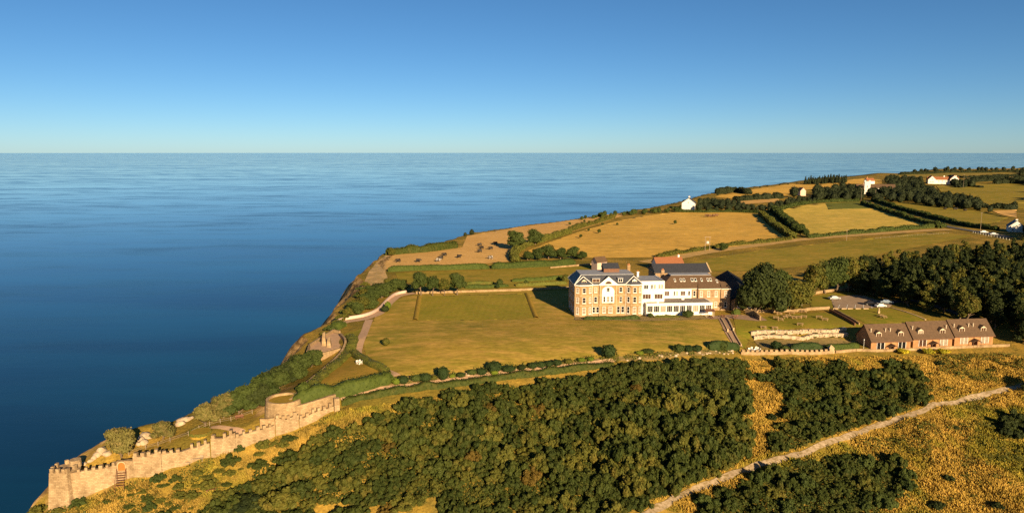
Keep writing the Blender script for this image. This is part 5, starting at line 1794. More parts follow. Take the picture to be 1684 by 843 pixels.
hedge([(1075, 522), (1100, 521.5), (1118, 521)], 1.5, .8, 'low straggling bed at the foot of the white conservatory', 'leaf_olive', leaf=.16, rough=.5)
hedge([(1080, 424), (1105, 419), (1150, 412), (1200, 404), (1260, 399), (1300, 394)], 2.5, 1.7, 'hedge between the golden field and the sandy track', 'leaf_olive', leaf=.4, rough=.35)
hedge([(1328, 392), (1380, 386.5), (1440, 381.5), (1500, 376.5), (1555, 373)], 3, 2.0, 'long low hedge between the mown field and the sandy track', 'leaf_mid', leaf=.45, rough=.35)
hedge([(1252, 353), (1266, 366), (1284, 380), (1304, 393)], 5, 3.4, 'sunlit hedge on the golden field side of the twin hedges', 'hedge_olive', leaf=.5, rough=.25)
hedge([(1272, 347), (1284, 358), (1298, 371), (1312, 384)], 6, 4.2, 'taller dark hedge on the mown field side of the twin hedges', 'leaf_mid', leaf=.5, rough=.3)
hedge([(1418, 336), (1450, 346), (1490, 359), (1545, 375)], 4, 3.0, 'dark hedge along the near side of the road', 'leaf_mid', leaf=.5, rough=.3)
hedge([(1436, 330), (1480, 344), (1530, 358), (1590, 372), (1640, 379)], 4, 2.8, 'dark hedge along the far side of the road', 'leaf_mid', leaf=.5, rough=.3)
hedge([(1284, 345), (1310, 338), (1350, 333), (1412, 331)], 4, 2.6, 'hedge along the far edge of the striped mown field', 'leaf_mid', leaf=.6, rough=.3)
hedge([(1110, 349), (1160, 349.5), (1200, 349), (1250, 351)], 3, 2.2, 'dark hedge along the top edge of the golden field', 'leaf_mid', leaf=.6, rough=.35)
for ln, lab, h_ in (([(1210, 331), (1240, 328.5), (1285, 326)], 'dark scrub strip below the headland field', 5), ([(1590, 300), (1640, 297), (1684, 295)], 'distant dark hedge below the pale far field', 5), ([(1480, 288), (1560, 284.5), (1684, 283)], 'distant hedge along the skyline fields', 5),
                    ([(1560, 292), (1600, 293), (1684, 289)], 'distant hedge above the pale far field', 4), ([(1635, 303), (1660, 302), (1690, 304)], 'dark gorse bank in the far green pasture', 6), ([(1575, 309), (1590, 307), (1615, 309)], 'gorse topped knoll in the far green pasture', 4),
                    ([(1600, 340), (1640, 343), (1672, 344)], 'dark hedge above the small tan stubble field', 5), ([(1180, 319), (1210, 316), (1232, 320)], 'scrub along the cliff edge beyond the white gabled house', 5), ([(1655, 300), (1690, 299)], 'dark scrub at the far right pasture edge', 7)):
    hedge(ln, 8, h_, lab, 'leaf_far', leaf=.9, rough=.4, dens=3)

# ================================================================== shrubs of the lawn border
for i, (px, py, w, h_, m, lab) in enumerate([
    (652, 632, 1.1, 1.3, 'clip_light', 'small pale clipped shrub at the seaward end of the border'), (663, 631, 1.3, 1.7, 'clip_dark', 'dark clipped shrub beside the small pale one at the seaward end of the border'),
    (684, 627, 1.2, 1.4, 'leaf_mid', 'clipped shrub first in the row after the two at the end of the path'), (700, 627, 1.5, 1.7, 'clip_dark', 'dark round shrub left of the tall one in the border'), (713, 625, 1.0, 1.1, 'leaf_olive', 'small olive shrub tucked beside the tall dark border shrub'),
    (729, 625, 1.5, 2.8, 'clip_dark', 'tall dark egg shaped shrub in the lawn border'), (744, 621, .8, .8, 'clip_light', 'tiny bright shrub right of the tall egg shaped one'), (758, 620, 1.2, 1.0, 'leaf_mid', 'low spreading shrub in the middle of the border'),
    (776, 616, 1.2, 1.2, 'leaf_mid', 'round green shrub before the flat topped pair'), (792, 616, 1.5, 1.4, 'clip_dark', 'flat topped dark shrub left of the square one'), (813, 612, 1.7, 2.4, 'clip_dark', 'large square topped dark shrub above a bright one in the border'),
    (813, 616, 1.0, 1.0, 'clip_light', 'bright green shrub in front of the square topped dark one'), (836, 611, 1.6, 1.4, 'clip_dark', 'dark round shrub right of the square topped one'), (858, 608, 1.1, 1.1, 'leaf_dark', 'low dark shrub starting the straight row of clipped cubes'),
    (876, 606, 1.2, 1.4, 'clip_dark', 'first clipped cube in the straight row of the border'), (889, 604.5, 1.2, 1.4, 'clip_dark', 'second clipped cube in the straight row of the border'), (902, 603, 1.2, 1.4, 'clip_dark', 'third clipped cube in the straight row of the border'),
    (916, 601, 1.3, 1.4, 'clip_dark', 'last clipped cube in the straight row of the border'), (935, 598, 1.1, 1.1, 'leaf_olive', 'olive shrub after the straight row of clipped cubes'), (956, 595, 1.0, 1.0, 'clip_light', 'bright yellow green shrub before the big round one'),
    (971, 593.5, 1.0, 1.0, 'clip_light', 'bright yellow green shrub right beside its twin'), (1001, 588, 2.0, 3.0, 'clip_dark', 'big dark round shrub casting a long shadow on the lawn edge'),
    (1052, 583, 1.0, .9, 'clip_light', 'small bright shrub in the rocky part of the border'), (1066, 580, 1.8, .9, 'leaf_mid', 'low flat dark shrub in the rocky part of the border'), (1116, 579, 1.5, 1.9, 'leaf_mid', 'round green shrub with a dark shadow near the garden steps'),
    (1132, 578, 1.4, 1.5, 'clip_dark', 'dark shrub second from the round green one near the steps'), (1146, 578, 1.3, 1.6, 'clip_dark', 'dark shrub last before the hedge at the steps'), (1188, 575, 1.5, 2.0, 'leaf_mid', 'round shrub rising from the hedge at the foot of the steps'),
    (1276, 574, 1.6, 2.0, 'clip_dark', 'large dark ball shrub inside the low battlemented wall'), (1290, 577, 1.2, 1.4, 'leaf_mid', 'green shrub right of the large ball inside the low battlemented wall'), (635, 568, 1.1, 1.8, 'leaf_olive', 'single upright shrub standing alone on the big lawn'),
    (472, 664, 0, 0, None, None), (500, 650, 1.6, 2.6, 'hedge', 'upright rounded shrub at the bastion corner of the triangular garden'), (822, 470, 1.3, 2.4, 'leaf_mid', 'pointed shrub at the left gap of the terrace hedges'), (818, 474, .9, 1.3, 'clip_dark', 'small dark shrub below the pointed one by the terrace hedges'),
    (865, 469, 1.0, 1.8, 'leaf_mid', 'round shrub between the two terrace hedges'), (930, 464, 1.6, 2.8, 'leaf_olive', 'tall olive shrub at the hotel end of the terrace hedges'), (1131, 521.5, 1.7, 1.9, 'leaf_mid', 'bushy green shrub in front of the white conservatory'),
    (1069, 521.5, 1.0, 1.2, 'leaf_mid', 'small bush at the near corner of the white conservatory'), (638, 508, 1.2, 2.2, 'clip_light', 'bright yellow green shrub on the cliff path bend'), (633, 513, 1.3, 1.8, 'leaf_dark', 'dark shrub below the bright one on the cliff path bend'),
    (515, 672, .9, 1.3, 'clip_light', 'bright green shrub spilling over the tan retaining wall')]):
    if lab:
        plant('clip', 'border_shrub', lab, 'shrub', (px, py), w, m, None, 1.18 * h_ / (1.9 * w))
for px, lab in ((1485, 'yellow flowering bush below the gap between the first two cottages'), (1527, 'wide yellow flowering bush below the middle cottage'), (1550, 'small yellow flowering bush below the right half of the middle cottage')):
    plant('low', 'flowering_bush', lab, 'bush', (px, 582), 1.5, 'flower')

BP = np.concatenate([smooth_line([PT(*q)[:2] for q in [(655, 628), (700, 621), (800, 611), (900, 600.5), (1010, 589)]], .5), smooth_line([PT(*q)[:2] for q in [(1010, 590), (1060, 585.5), (1120, 582), (1210, 577)]], .5)])
rb_ = np.random.default_rng(8)
q_ = BP[rb_.integers(0, len(BP), 5200)] + rb_.normal(0, .9, (5200, 2))
q_ = q_[vnoise(q_[:, 0] / 2.3, q_[:, 1] / 2.3, 51) > -.12]
Vb, Fb = leaf_cards(np.column_stack([q_, Hv(q_[:, 0], q_[:, 1]) + rb_.uniform(.1, .8, len(q_)) * (.7 + vnoise(q_[:, 0] / 1.6, q_[:, 1] / 1.6, 52))]), np.tile((0, -.4, 1.0), (len(q_), 1)), .2, .8, rb_)
tag(link('border_plants', raw_mesh('border_plants', Vb, Fb, M['hedge_olive'])), 'low mixed planting filling the long border at the near edge of the lawn', 'plants', None, 'stuff')
for i in range(34):
    px = rb_.uniform(1010, 1205) if i < 22 else rb_.uniform(660, 1000)
    py = np.interp(px, [655, 1010, 1210], [629, 591, 578]) + rb_.uniform(-3, 3)
    rock((px, py), rb_.uniform(.25, .55), 'pale rockery stone among the plants of the lawn border', group='rockery stones of the lawn border')

# ================================================================== trees
for (px, py, s, tl, m, lab) in [(692, 486, .80, 1.0, 'leaf_mid', 'widest round topped tree of the four on the far lawn edge'), (712, 486, .66, 1.05, 'leaf_mid', 'second tree from the sea of the four on the far lawn edge'),
                                (731, 486, .5, 1.15, 'leaf_olive', 'narrow tree third from the sea on the far lawn edge'), (752, 485, .76, 1.0, 'leaf_mid', 'round tree nearest the terrace hedges on the far lawn edge')]:
    tree('lawn_tree', lab, (px, py), s * 1.3, m, group='four trees on the far edge of the lawn', tall=tl)
for (px, py, s, tl, m, lab) in [(1241, 516, 1.5, 1.25, 'leaf_dark', 'very large dark tree right beside the white gable of the hotel range'), (1270, 514, 1.45, 1.2, 'leaf_dark', 'large dark tree second from the hotel behind the picnic lawn'),
                                (1298, 511, 1.3, 1.1, 'leaf_olive', 'olive brown tree behind the picnic tables'), (1318, 504, 1.15, 1.05, 'leaf_olive', 'olive tree leaning towards the car park'), (1249, 492, 1.5, 1.2, 'leaf_dark', 'dark tree behind the large pair beside the hotel'),
                                (1283, 488, 1.2, 1.1, 'leaf_mid', 'green tree behind the olive one and the picnic lawn'), (1337, 486, 1.15, 1.25, 'leaf_olive', 'first tree in the row above the car park wall'), (1356, 482, 1.2, 1.25, 'leaf_mid', 'second tree in the row above the car park wall'),
                                (1376, 480, 1.25, 1.3, 'leaf_mid', 'third tree in the row above the car park wall'), (1395, 479, 1.25, 1.25, 'leaf_olive', 'last tree in the row above the car park wall before the dark wood')]:
    tree('garden_tree', lab, (px, py), s * 1.17, m, tall=tl, low=2.3 if px < 1330 else 1.5)
tree('dead_topped_tree', 'bare pale limbed tree at the edge of the dark wood behind the cottages', (1590, 533), 1.1, 'leaf_olive')
WOOD = wpoly([(1408, 486), (1466, 494), (1500, 507), (1540, 518), (1590, 531), (1645, 546), (1690, 566), (1790, 590), (1800, 470), (1684, 432), (1600, 438), (1530, 446), (1470, 452), (1420, 462)])
wr = np.random.default_rng(3)


def wood_avoid(c):
    return np.zeros(len(c), bool)


drv = smooth_line([PT(*q)[:2] for q in [(1442, 497), (1500, 492), (1560, 510), (1600, 530)]], 2)
n = 0
for (x, y) in scatter(WOOD, 4.7, 9000, wr, lambda c: np.sqrt(((c[:, None] - drv[None]) ** 2).sum(-1)).min(1) < 2.4).tolist():
    pine = x / y > .50 + wr.uniform(-.06, .06)
    n += 1
    if pine:
        tree('wood_pine', 'dark ragged pine in the wood at the right edge behind the cottages', (x, y), wr.uniform(.95, 1.3), 'leaf_dark' if wr.random() < .75 else 'leaf_olive', 'pine', 'pines of the dark wood on the right', wr.uniform(.9, 1.15), px=False, low=1.8)
    else:
        tree('wood_tree', 'dark broad crowned tree in the wood between the car park and the cottages', (x, y), wr.uniform(1.0, 1.35), 'leaf_dark' if wr.random() < .8 else 'leaf_mid', 'tree', 'broad trees of the dark wood on the right', wr.uniform(.85, 1.05), px=False, low=2.2)
print('wood', n)
for (px, py, s, tl, m, lab) in [(1440, 460, 1.1, .85, 'leaf_olive', 'light green topped tree on the field side of the dark wood'), (1412, 470, 1.3, 1.1, 'leaf_mid', 'green tree at the field corner of the dark wood behind the car park row'), (1424, 452, 1.25, .95, 'leaf_dark', 'dark tree behind the light green topped one at the field side of the wood')]:
    tree('wood_edge_tree', lab, (px, py), s, m, tall=tl, low=1.5)
# foreground right edge
for (px, py, s, lab) in [(1684, 566, .9, 'dark tree at the right edge beyond the last cottage'), (1700, 650, .8, 'dark tree overhanging the end of the pale path')]:
    tree('edge_tree', lab, (px, py), s, 'leaf_dark', low=1.6)
for (px, py, s, tl, m, lab) in [(848, 411, 1.05, .9, 'leaf_mid', 'big round tree on the tan cow field boundary'), (880, 402, .95, .85, 'leaf_mid', 'round tree further up the tan cow field boundary')]:
    tree('field_tree', lab, (px, py), s * 1.6, m, tall=tl, low=1.8)
for (px, py, s, tl) in [(868, 428, .6, .8), (884, 427, .75, .85), (902, 426, .9, .9), (922, 426, .75, .8), (942, 425, .8, .8), (958, 427, .6, .75), (1190, 412, .62, .75)]:
    tree('hedgerow_tree', 'bushy hedgerow tree between the clipped hedge and the golden field' if px < 1000 else 'single round tree beside the sandy track near the electricity poles', (px, py), s * 1.4, 'leaf_mid', group='bushy hedgerow trees above the clipped hedge' if px < 1000 else None, tall=tl, low=2.0)
for (px, py, s) in [(955, 392, .36), (968, 381, .3), (985, 384, .4), (991, 372, .34), (1110, 369, .42), (937, 371, .36), (961, 366, .3), (1015, 371, .3)]:
    tree('young_tree', 'small lone tree scattered in the golden field', (px, py), s, 'leaf_mid', group='small lone trees of the golden field', low=1.0)
for (px, py, s, m) in [(1316, 387, .85, 'leaf_mid'), (1306, 380, .8, 'leaf_dark'), (1325, 389, .6, 'leaf_mid')]:
    tree('hedgerow_tree', 'round dark tree where the twin hedges meet the sandy track', (px, py), s * 1.35, m, group='round trees where the twin hedges meet the track', low=2.2)
# cliff shrubs
for (px, py, s, tl, m, lab) in [(200, 752, 1.0, .95, 'leaf_cliff', 'windswept olive tree on the cliff edge just above the corner tower'), (268, 722, .78, .8, 'leaf_cliff', 'windswept olive tree on the cliff between the rocks and the fence'),
                                (338, 700, .85, .85, 'leaf_cliff', 'pale green bushy tree left of the round garden bed'), (368, 686, .95, .85, 'leaf_cliff', 'pale green bushy tree in the middle of the cliff row')]:
    tree('cliff_tree', lab, (px, py), s, m, tall=tl, low=1.8)
for (px, py, s, m) in [(392, 680, .8, 'leaf_mid'), (410, 672, .85, 'leaf_mid'), (425, 668, .7, 'leaf_dark'), (432, 655, .8, 'leaf_mid'), (445, 645, .75, 'leaf_dark'), (460, 640, .7, 'leaf_mid'), (470, 630, .75, 'leaf_dark'), (485, 624, .7, 'leaf_mid'), (500, 613, .7, 'leaf_mid'), (512, 603, .6, 'leaf_mid'), (488, 608, .6, 'leaf_dark'), (520, 596, .5, 'leaf_mid')]:
    tree('cliff_bush', 'dark green bushy tree on the cliff between the round bastion and the lookout', (px, py), s * 1.3, m, group='bushy cliff trees between the bastion and the lookout', tall=.85, low=2.2)
for (px, py, s, m) in [(572, 520, .45, 'leaf_olive'), (580, 514, .55, 'leaf_mid'), (588, 516, .6, 'leaf_mid'), (596, 510, .7, 'leaf_olive'), (604, 503, .75, 'leaf_mid'), (612, 508, .6, 'leaf_mid'), (618, 496, .75, 'leaf_mid'), (628, 490, .7, 'leaf_mid'), (622, 484, .7, 'leaf_dark'),
                       (636, 484, .7, 'leaf_mid'), (648, 479, .75, 'leaf_mid'), (660, 478, .65, 'leaf_mid'), (640, 474, .6, 'leaf_olive'), (600, 492, .6, 'leaf_olive'), (610, 486, .6, 'leaf_mid')]:
    tree('cliff_bush', 'bushy tree on the cliff above the pale pink path', (px, py), s * 1.3, m, group='bushy trees on the cliff above the pink path', tall=.8, low=2.3)
tree('cliff_bush', 'round olive bush at the sea end of the dark cliff scrub by the cow field', (645, 420), .6, 'leaf_olive', low=2.2)
# far woods
def far_wood(poly, dmin, label, group, smin, smax, kind='far', m=None, name='distant_tree', seed=1, tries=4000, tall=1.0):
    B = wpoly(poly)
    k = 0
    rr = np.random.default_rng(seed)
    for (x, y) in scatter(B, dmin, tries, rr).tolist():
        s = rr.uniform(smin, smax)
        plant(kind, name, label, 'tree', (x, y), s, m, group, tall * rr.uniform(.85, 1.15), px=False, dz=-.8 * s)
        k += 1
    return k


n = 0
n += far_wood([(1322, 302), (1350, 300), (1391, 299), (1391, 301.5), (1350, 303), (1324, 304)], 7, 'dark conifer of the plantation on the far headland skyline', 'conifers of the headland plantation', 1.0, 1.35, 'spire', None, 'distant_conifer', 2)
n += far_wood([(1428, 322), (1450, 316), (1462, 306), (1512, 305), (1520, 316), (1545, 326), (1600, 338), (1625, 346), (1600, 347), (1540, 341), (1500, 334), (1440, 333)], 9.5, 'dark tree of the wood between the pale tower and the pasture', 'trees of the wood right of the pale tower', .9, 1.5, seed=3)
n += far_wood([(1340, 326), (1355, 318), (1395, 314), (1418, 318), (1416, 330), (1340, 331)], 9, 'dark tree of the wood left of the pale tower', 'trees of the wood left of the pale tower', .9, 1.4, seed=4)
n += far_wood([(1146, 347), (1146, 340), (1170, 333), (1200, 336), (1240, 342), (1262, 345), (1250, 348), (1200, 348)], 8, 'small dark tree scattered behind the golden field near the white gabled house', 'small trees behind the golden field', .5, .95, seed=5)
n += far_wood([(1262, 350), (1268, 340), (1300, 332), (1340, 330), (1338, 334), (1290, 342)], 9, 'bushy tree above the striped mown field', 'bushy trees above the striped mown field', .5, .9, seed=6)
n += far_wood([(950, 359.5), (1010, 352), (1070, 347), (1120, 344), (1122, 347), (1060, 352), (1010, 356), (960, 362)], 6.5, 'low wind clipped bush along the cliff edge above the cow field', 'wind clipped bushes on the cliff edge', .4, .75, m='leaf_mid', seed=7, tall=.8, name='cliff_edge_bush')
n += far_wood([(1455, 299), (1480, 296), (1515, 297), (1515, 303), (1460, 304)], 14, 'dark tree behind the wood near the red roofed white house', 'trees near the red roofed house', 1.0, 1.4, seed=8)
n += far_wood([(1566, 303), (1600, 304), (1602, 308), (1570, 307)], 9, 'dark tree right of the red roofed white house', 'trees right of the red roofed house', .9, 1.5, seed=9)
n += far_wood([(1500, 283), (1560, 281), (1684, 280), (1700, 281), (1560, 283), (1502, 285)], 22, 'tiny dark tree on the far right skyline', 'tiny trees on the far skyline', .9, 1.6, seed=10)
n += far_wood([(1684, 384), (1700, 380), (1730, 384), (1710, 396), (1690, 396)], 7, 'dark tree beside the white gabled cottage at the right edge', 'dark trees beside the right hand white cottage', .8, 1.2, seed=11)
print('far trees', n)
for (px, py, s, lab) in [(1305, 325, 1.6, 'large round dark tree left of the pale stone house on the headland'), (1344, 322, 1.8, 'very large round dark tree right of the pale stone house'), (1385, 314, 1.5, 'round dark tree among the houses left of the pale tower'),
                         (1404, 314, 1.2, 'narrow dark tree just left of the brown roofed houses'), (776, 386, .5, 'lone bush on the cliff edge of the tan field'), (765, 388, .35, 'small bush on the cliff edge left of the lone bush'), (1680, 290, 1.8, 'dark clump of tree at the far right skyline'), (1628, 349, .8, 'dark bush at the end of the belt of trees')]:
    plant('far', 'distant_tree', lab, 'tree', (px, py), s, None, dz=-.5)
for i, (px, py) in enumerate([(1200, 316), (1228, 312), (1250, 309), (1262, 307), (1282, 305), (1296, 304), (1310, 303), (1180, 321)]):
    plant('far', 'skyline_bush', 'tiny bush on the skyline edge of the far headland field', 'bush', (px, py), .42, None, 'bushes on the skyline of the headland field', .7)

# ================================================================== far houses
def at_px(px, py):
    return PT(px, py)


p = at_px(1421, 319)
t = thing('church', 'pale church with a square battlemented tower among far trees', 'church', p, -.35)
MB().box(0, 6.5, 0, 6.5, -3, 15).box(-.15, 6.65, -.15, .6, 15, 15.5).box(0, 1.4, 0, 1.4, 15.5, 16.8).box(5.1, 6.5, 0, 1.4, 15.5, 16.8).box(0, 1.4, 5.1, 6.5, 15.0, 16.8).box(5.1, 6.5, 5.1, 6.5, 15.0, 16.8).build('tower', M['white'], t)
nv = MB().prism_x([(.5, -3), (8, -3), (8, 8), (4.2, 12), (.5, 8)], 6.5, 34).build('nave', M['white'], t)
MB().prism_x([(.1, 7.6), (4.2, 12.02), (4.2, 12.4), (.1, 8.0)], 6.4, 34.3).prism_x([(8.4, 7.6), (8.4, 8.0), (4.2, 12.4), (4.2, 12.02)], 6.4, 34.3).build('roof', M['tile_brown'], nv)
for x in (2.2,):
    window(t, x + 1, 8, 1.2, 2.6, -.02, fw=.2)
p = at_px(1410, 316)
t = gabled('brown_roofed_house', 'brown roofed house just left of the pale church tower', 'house', p, .1, 11, 8, 6, 10, 'stone', 'tile_brown')
chimney(t, 10, 4, 9.5, 2.2, 1.4, 1.0, 2)
p = at_px(1426, 305)
t = gabled('orange_house', 'small house with orange roof showing above the pale church', 'house', p, .1, 12, 9, 7, 11, 'white', 'tile_red')
chimney(t, 2, 4.5, 10.3, 2.5, 1.4, 1.0, 1, 'brick')
p = at_px(1526, 302)
t = thing('red_roofed_house', 'long white house with red roofs and two gables on the far right rise', 'house', p, -.3)
MB().box(0, 44, 3, 12, -4, 6.5).prism_y([(0, -4), (11, -4), (11, 6.5), (5.5, 12), (0, 6.5)], 0, 12.5).prism_y([(31, -4), (43, -4), (43, 7.5), (37, 13.5), (31, 7.5)], -1, 12.5).build('wall', M['white'], t)
MB().prism_x([(2.6, 6.2), (7.5, 10.6), (12.4, 6.2), (12.4, 6.6), (7.5, 11.1), (2.6, 6.6)], -.3, 44.5).prism_y([(-.6, 6.0), (5.5, 12.1), (11.6, 6.0), (11.6, 6.6), (5.5, 12.8), (-.6, 6.6)], .6, 13).prism_y([(30.4, 7.0), (37, 13.6), (43.6, 7.0), (43.6, 7.7), (37, 14.4), (30.4, 7.7)], -.4, 13).build('roof', M['tile_red'], t)
for x, z in ((4, 2), (7, 2), (16, 3), (21, 3), (26, 3), (35, 3), (39, 3), (5.5, 7)):
    window(t, x, z, 1.6, 2.0, 2.98 if 11 < x < 31 else (-.02 if x < 11 else -1.02), fw=.2)
chimney(t, 24, 7.5, 10.5, 2.2, 1.6, 1.0, 2, 'white')
chimney(t, 41, 7.5, 10.5, 2.2, 1.6, 1.0, 2, 'white')


def gable_front(name, label, at, yaw, w, d, eaves, ridge, wall, roof):
    t = thing(name, label, 'house', at, yaw)
    MB().prism_y([(0, -3), (w, -3), (w, eaves), (w / 2, ridge), (0, eaves)], 0, d).build('wall', M[wall], t)
    MB().prism_y([(-.4, eaves - .3), (w / 2, ridge + .05), (w + .4, eaves - .3), (w + .4, eaves), (w / 2, ridge + .4), (-.4, eaves)], .35, d + .3).build('roof', M[roof], t)
    return t


t = gable_front('white_gabled_house', 'white house with a plain gable standing alone on the cliff edge', at_px(1121, 345), -.3, 12, 14, 6.5, 11, 'white', 'slate')
chimney(t, 6, 13, 10.5, 1.6, 1.4, 1.0, 2, 'white')
window(t, 6, 6.5, 1.0, 1.2, -.02)
t = gable_front('white_gabled_cottage', 'white gabled cottage half hidden by trees at the right edge', at_px(1658, 381), -.5, 9, 12, 3.6, 7.4, 'white', 'slate_dark')
window(t, 4.5, 3.6, 1.0, 1.1, -.02)
window(t, 2.4, .8, 1.1, 1.2, -.02)
chimney(t, 4.5, 3, 7.0, 1.3, 1.2, .8, 2, 'white')
t = gable_front('stone_house', 'pale stone house with a gable between two large round trees on the headland', at_px(1316, 322), .1, 7, 9, 6, 9.5, 'pink', 'tile_brown')
window(t, 3.5, 3, 1.2, 1.5, -.02, fw=.2)

# ================================================================== vehicles
def car(label, at, yaw, paint, s=1.0):
    p = PT(*at)
    t = thing('parked_car', label, 'car', p + np.array([0, 0, .09]), yaw, 'cars in the hotel car park')
    t.scale = (s, s, s)
    b = MB()
    side = [(-2.1, .32), (-2.15, .62), (-2.05, .88), (-1.55, .96), (-1.15, 1.38), (-.2, 1.46), (.45, 1.42), (1.05, .98), (1.85, .82), (2.1, .62), (2.08, .32)]
    n = len(side)
    vs = []
    for y, k in ((-.84, 1), (-.78, 0), (.78, 0), (.84, 1)):
        for x, z in side:
            yy = y * (.86 if z > 1.1 else 1)
            vs.append((x * (1 if k else 1.01), yy, z if not k or z < 1.1 else z - .05))
    b.add(vs, [(j * n + i, j * n + (i + 1) % n, (j + 1) * n + (i + 1) % n, (j + 1) * n + i) for j in range(3) for i in range(n)] + [tuple(range(n))[::-1], tuple(range(3 * n, 4 * n))])
    b.build('body', M[paint], t)
    b = MB()
    for y in (-.80, .80):
        b.add([(-1.3, y, .98), (.8, y, .98), (.4, y * .91, 1.33), (-1.05, y * .91, 1.33)], [(0, 1, 2, 3)])
    b.add([(1.02, -.66, 1.02), (1.02, .66, 1.02), (.5, .6, 1.42), (.5, -.6, 1.42)], [(0, 1, 2, 3)])
    b.add([(-1.54, -.66, 1.0), (-1.54, .66, 1.0), (-1.2, .6, 1.38), (-1.2, -.6, 1.38)], [(3, 2, 1, 0)])
    b.build('window', M['glass'], t)
    for x in (-1.3, 1.35):
        for y in (-.83, .83):
            w = MB().cyl((x, y - .1, .32), (x, y + .1, .32), .32, .32, 14).build('wheel', M['rubber'], t)
            MB().cyl((x, y - .115, .32), (x, y + .115, .32), .18, .18, 10).build('rim', M['metal'], w)
    for y in (-.6, .6):
        MB().box(2.0, 2.12, y - .16, y + .16, .6, .74).build('headlight', M['lamp'], t)
    return t


car('silver estate car parked alone on the left side of the car park', (1372, 492.5), .12, 'car_silver')
car('black car at the shaded right edge of the car park', (1432, 501.5), -.35, 'car_black')
car('white car half in shade at the near right corner of the car park', (1448, 505), .15, 'car_pale', .9)
car('pale blue car under the trees behind the white one', (1458, 499), -.3, 'car_blue')
car('white car at the field edge behind the row of trees', (1381, 433), .1, 'car_pale')
car('silver car at the field edge right of the other one', (1402, 432), .1, 'car_silver')
car('white car parked on the road beside the right hand cottage', (1618, 383), -.25, 'car_pale', 1.1)
car('grey car parked on the road nearest the trees', (1634, 386.5), -.25, 'car_silver', 1.1)
b = MB()
for k in range(5):
    p, q = PT(1378 + k * 14, 507), PT(1381 + k * 13, 501)
    d = (q - p)[:2]
    d /= np.hypot(*d)
    nn = np.array([-d[1], d[0]]) * .08
    z_ = max(p[2], q[2]) + .11
    b.add([(*(p[:2] - nn), p[2] + .11), (*(p[:2] + nn), p[2] + .11), (*(q[:2] + nn), q[2] + .11), (*(q[:2] - nn), q[2] + .11)], [(3, 2, 1, 0)])
tag(b.build('road_markings', M['line']), kind='structure')
for i, px in enumerate((1374, 1388, 1398, 1411, 1424)):
    p = PT(px, 508)
    tag(MB().box(-.9, .9, -.18, .18, 0, .28).box(-.85, .85, -.14, .14, .282, .34).build('kerb_stone', M['trim'], None, p), 'pale kerb stone along the lawn edge of the car park', 'kerb stone', 'kerb stones of the car park')


# ================================================================== animals
def animal_mesh(name, m):
    bm = bmesh.new()
    pts_ = [(-.95, 0, 1.08), (-.35, 0, 1.0), (.35, 0, 1.0), (.8, 0, 1.12), (1.15, 0, 1.2), (1.5, 0, 1.0), (1.72, 0, .88)]
    rad_ = [.38, .52, .54, .44, .26, .22, .14]
    edges = [(i, i + 1) for i in range(6)]
    for sx, base in ((-.85, 0), (.62, 3)):
        for sy in (-.24, .24):
            n0 = len(pts_)
            pts_ += [(sx, sy, .78), (sx + (.1 if sx > 0 else -.1), sy, .42), (sx, sy, .02)]
            rad_ += [.17, .09, .07]
            edges += [(base, n0), (n0, n0 + 1), (n0 + 1, n0 + 2)]
    n0 = len(pts_)
    pts_ += [(-1.2, 0, 1.0), (-1.25, 0, .5)]
    rad_ += [.05, .04]
    edges += [(0, n0), (n0, n0 + 1)]
    vs = [bm.verts.new(p_) for p_ in pts_]
    for a_, c_ in edges:
        bm.edges.new((vs[a_], vs[c_]))
    me = bpy.data.meshes.new(name)
    bm.to_mesh(me)
    bm.free()
    o = bpy.data.objects.new(name, me)
    COL.objects.link(o)
    o.modifiers.new('skin', 'SKIN')
    sk = me.skin_vertices[0].data
    for i, r0 in enumerate(rad_):
        sk[i].radius = (r0, r0)
    sk[1].use_root = True
    o.modifiers.new('sub', 'SUBSURF').levels = 1
    dg = bpy.context.evaluated_depsgraph_get()
    out = bpy.data.meshes.new_from_object(o.evaluated_get(dg))
    bpy.data.objects.remove(o)
    out.materials.clear()
    out.materials.append(M[m])
    out.name = name
    return out


COW = animal_mesh('cow', 'black_coat')


def cow(at, yaw, label, group, m=None, s=1.05, name='cow', cat='cow'):
    p = PT(*at)
    o = link(name, COW, None, p + np.array([0, 0, .1]), (0, 0, yaw))
    o.scale = (s, s * 1.1, s * 1.2)
    setmat(o, m)
    return tag(o, label, cat, group)


G1 = 'black cows grazing the tan field'
for i, (px, py) in enumerate([(655, 431.5), (688, 431.5), (725, 427), (731, 421.5), (755, 424.5), (789, 405), (792, 410), (789, 415.5), (807, 411)]):
    cow((px, py), random.choice([0, math.pi]) + random.uniform(-.5, .5), 'black cow grazing in the tan field by the cliff', G1)
cow((721, 430.5), .2, 'black and white cow beside the black ones in the tan field', None, 'pied_coat')
cow((807, 426.5), 2.9, 'black and white cow alone near the clipped hedge of the tan field', None, 'pied_coat')
cow((815, 402.5), 3.0, 'black cow standing in the shade of the big round field tree', None)
for i, (px, py) in enumerate([(1162, 357), (1167, 357.5), (1174, 356.8), (1178, 356.5)]):
    cow((px, py), random.uniform(-.4, .4), 'small brown horse in the golden field below the white gabled house', 'brown horses in the golden field', 'brown_coat', 1.35, 'horse', 'horse')
for i, (px, py) in enumerate([(1554, 345.5), (1571, 346), (1587, 348)]):
    cow((px, py), random.uniform(-.4, .4), 'dark cow in the far pasture beside the belt of trees', 'dark cows of the far pasture', None, 1.4)


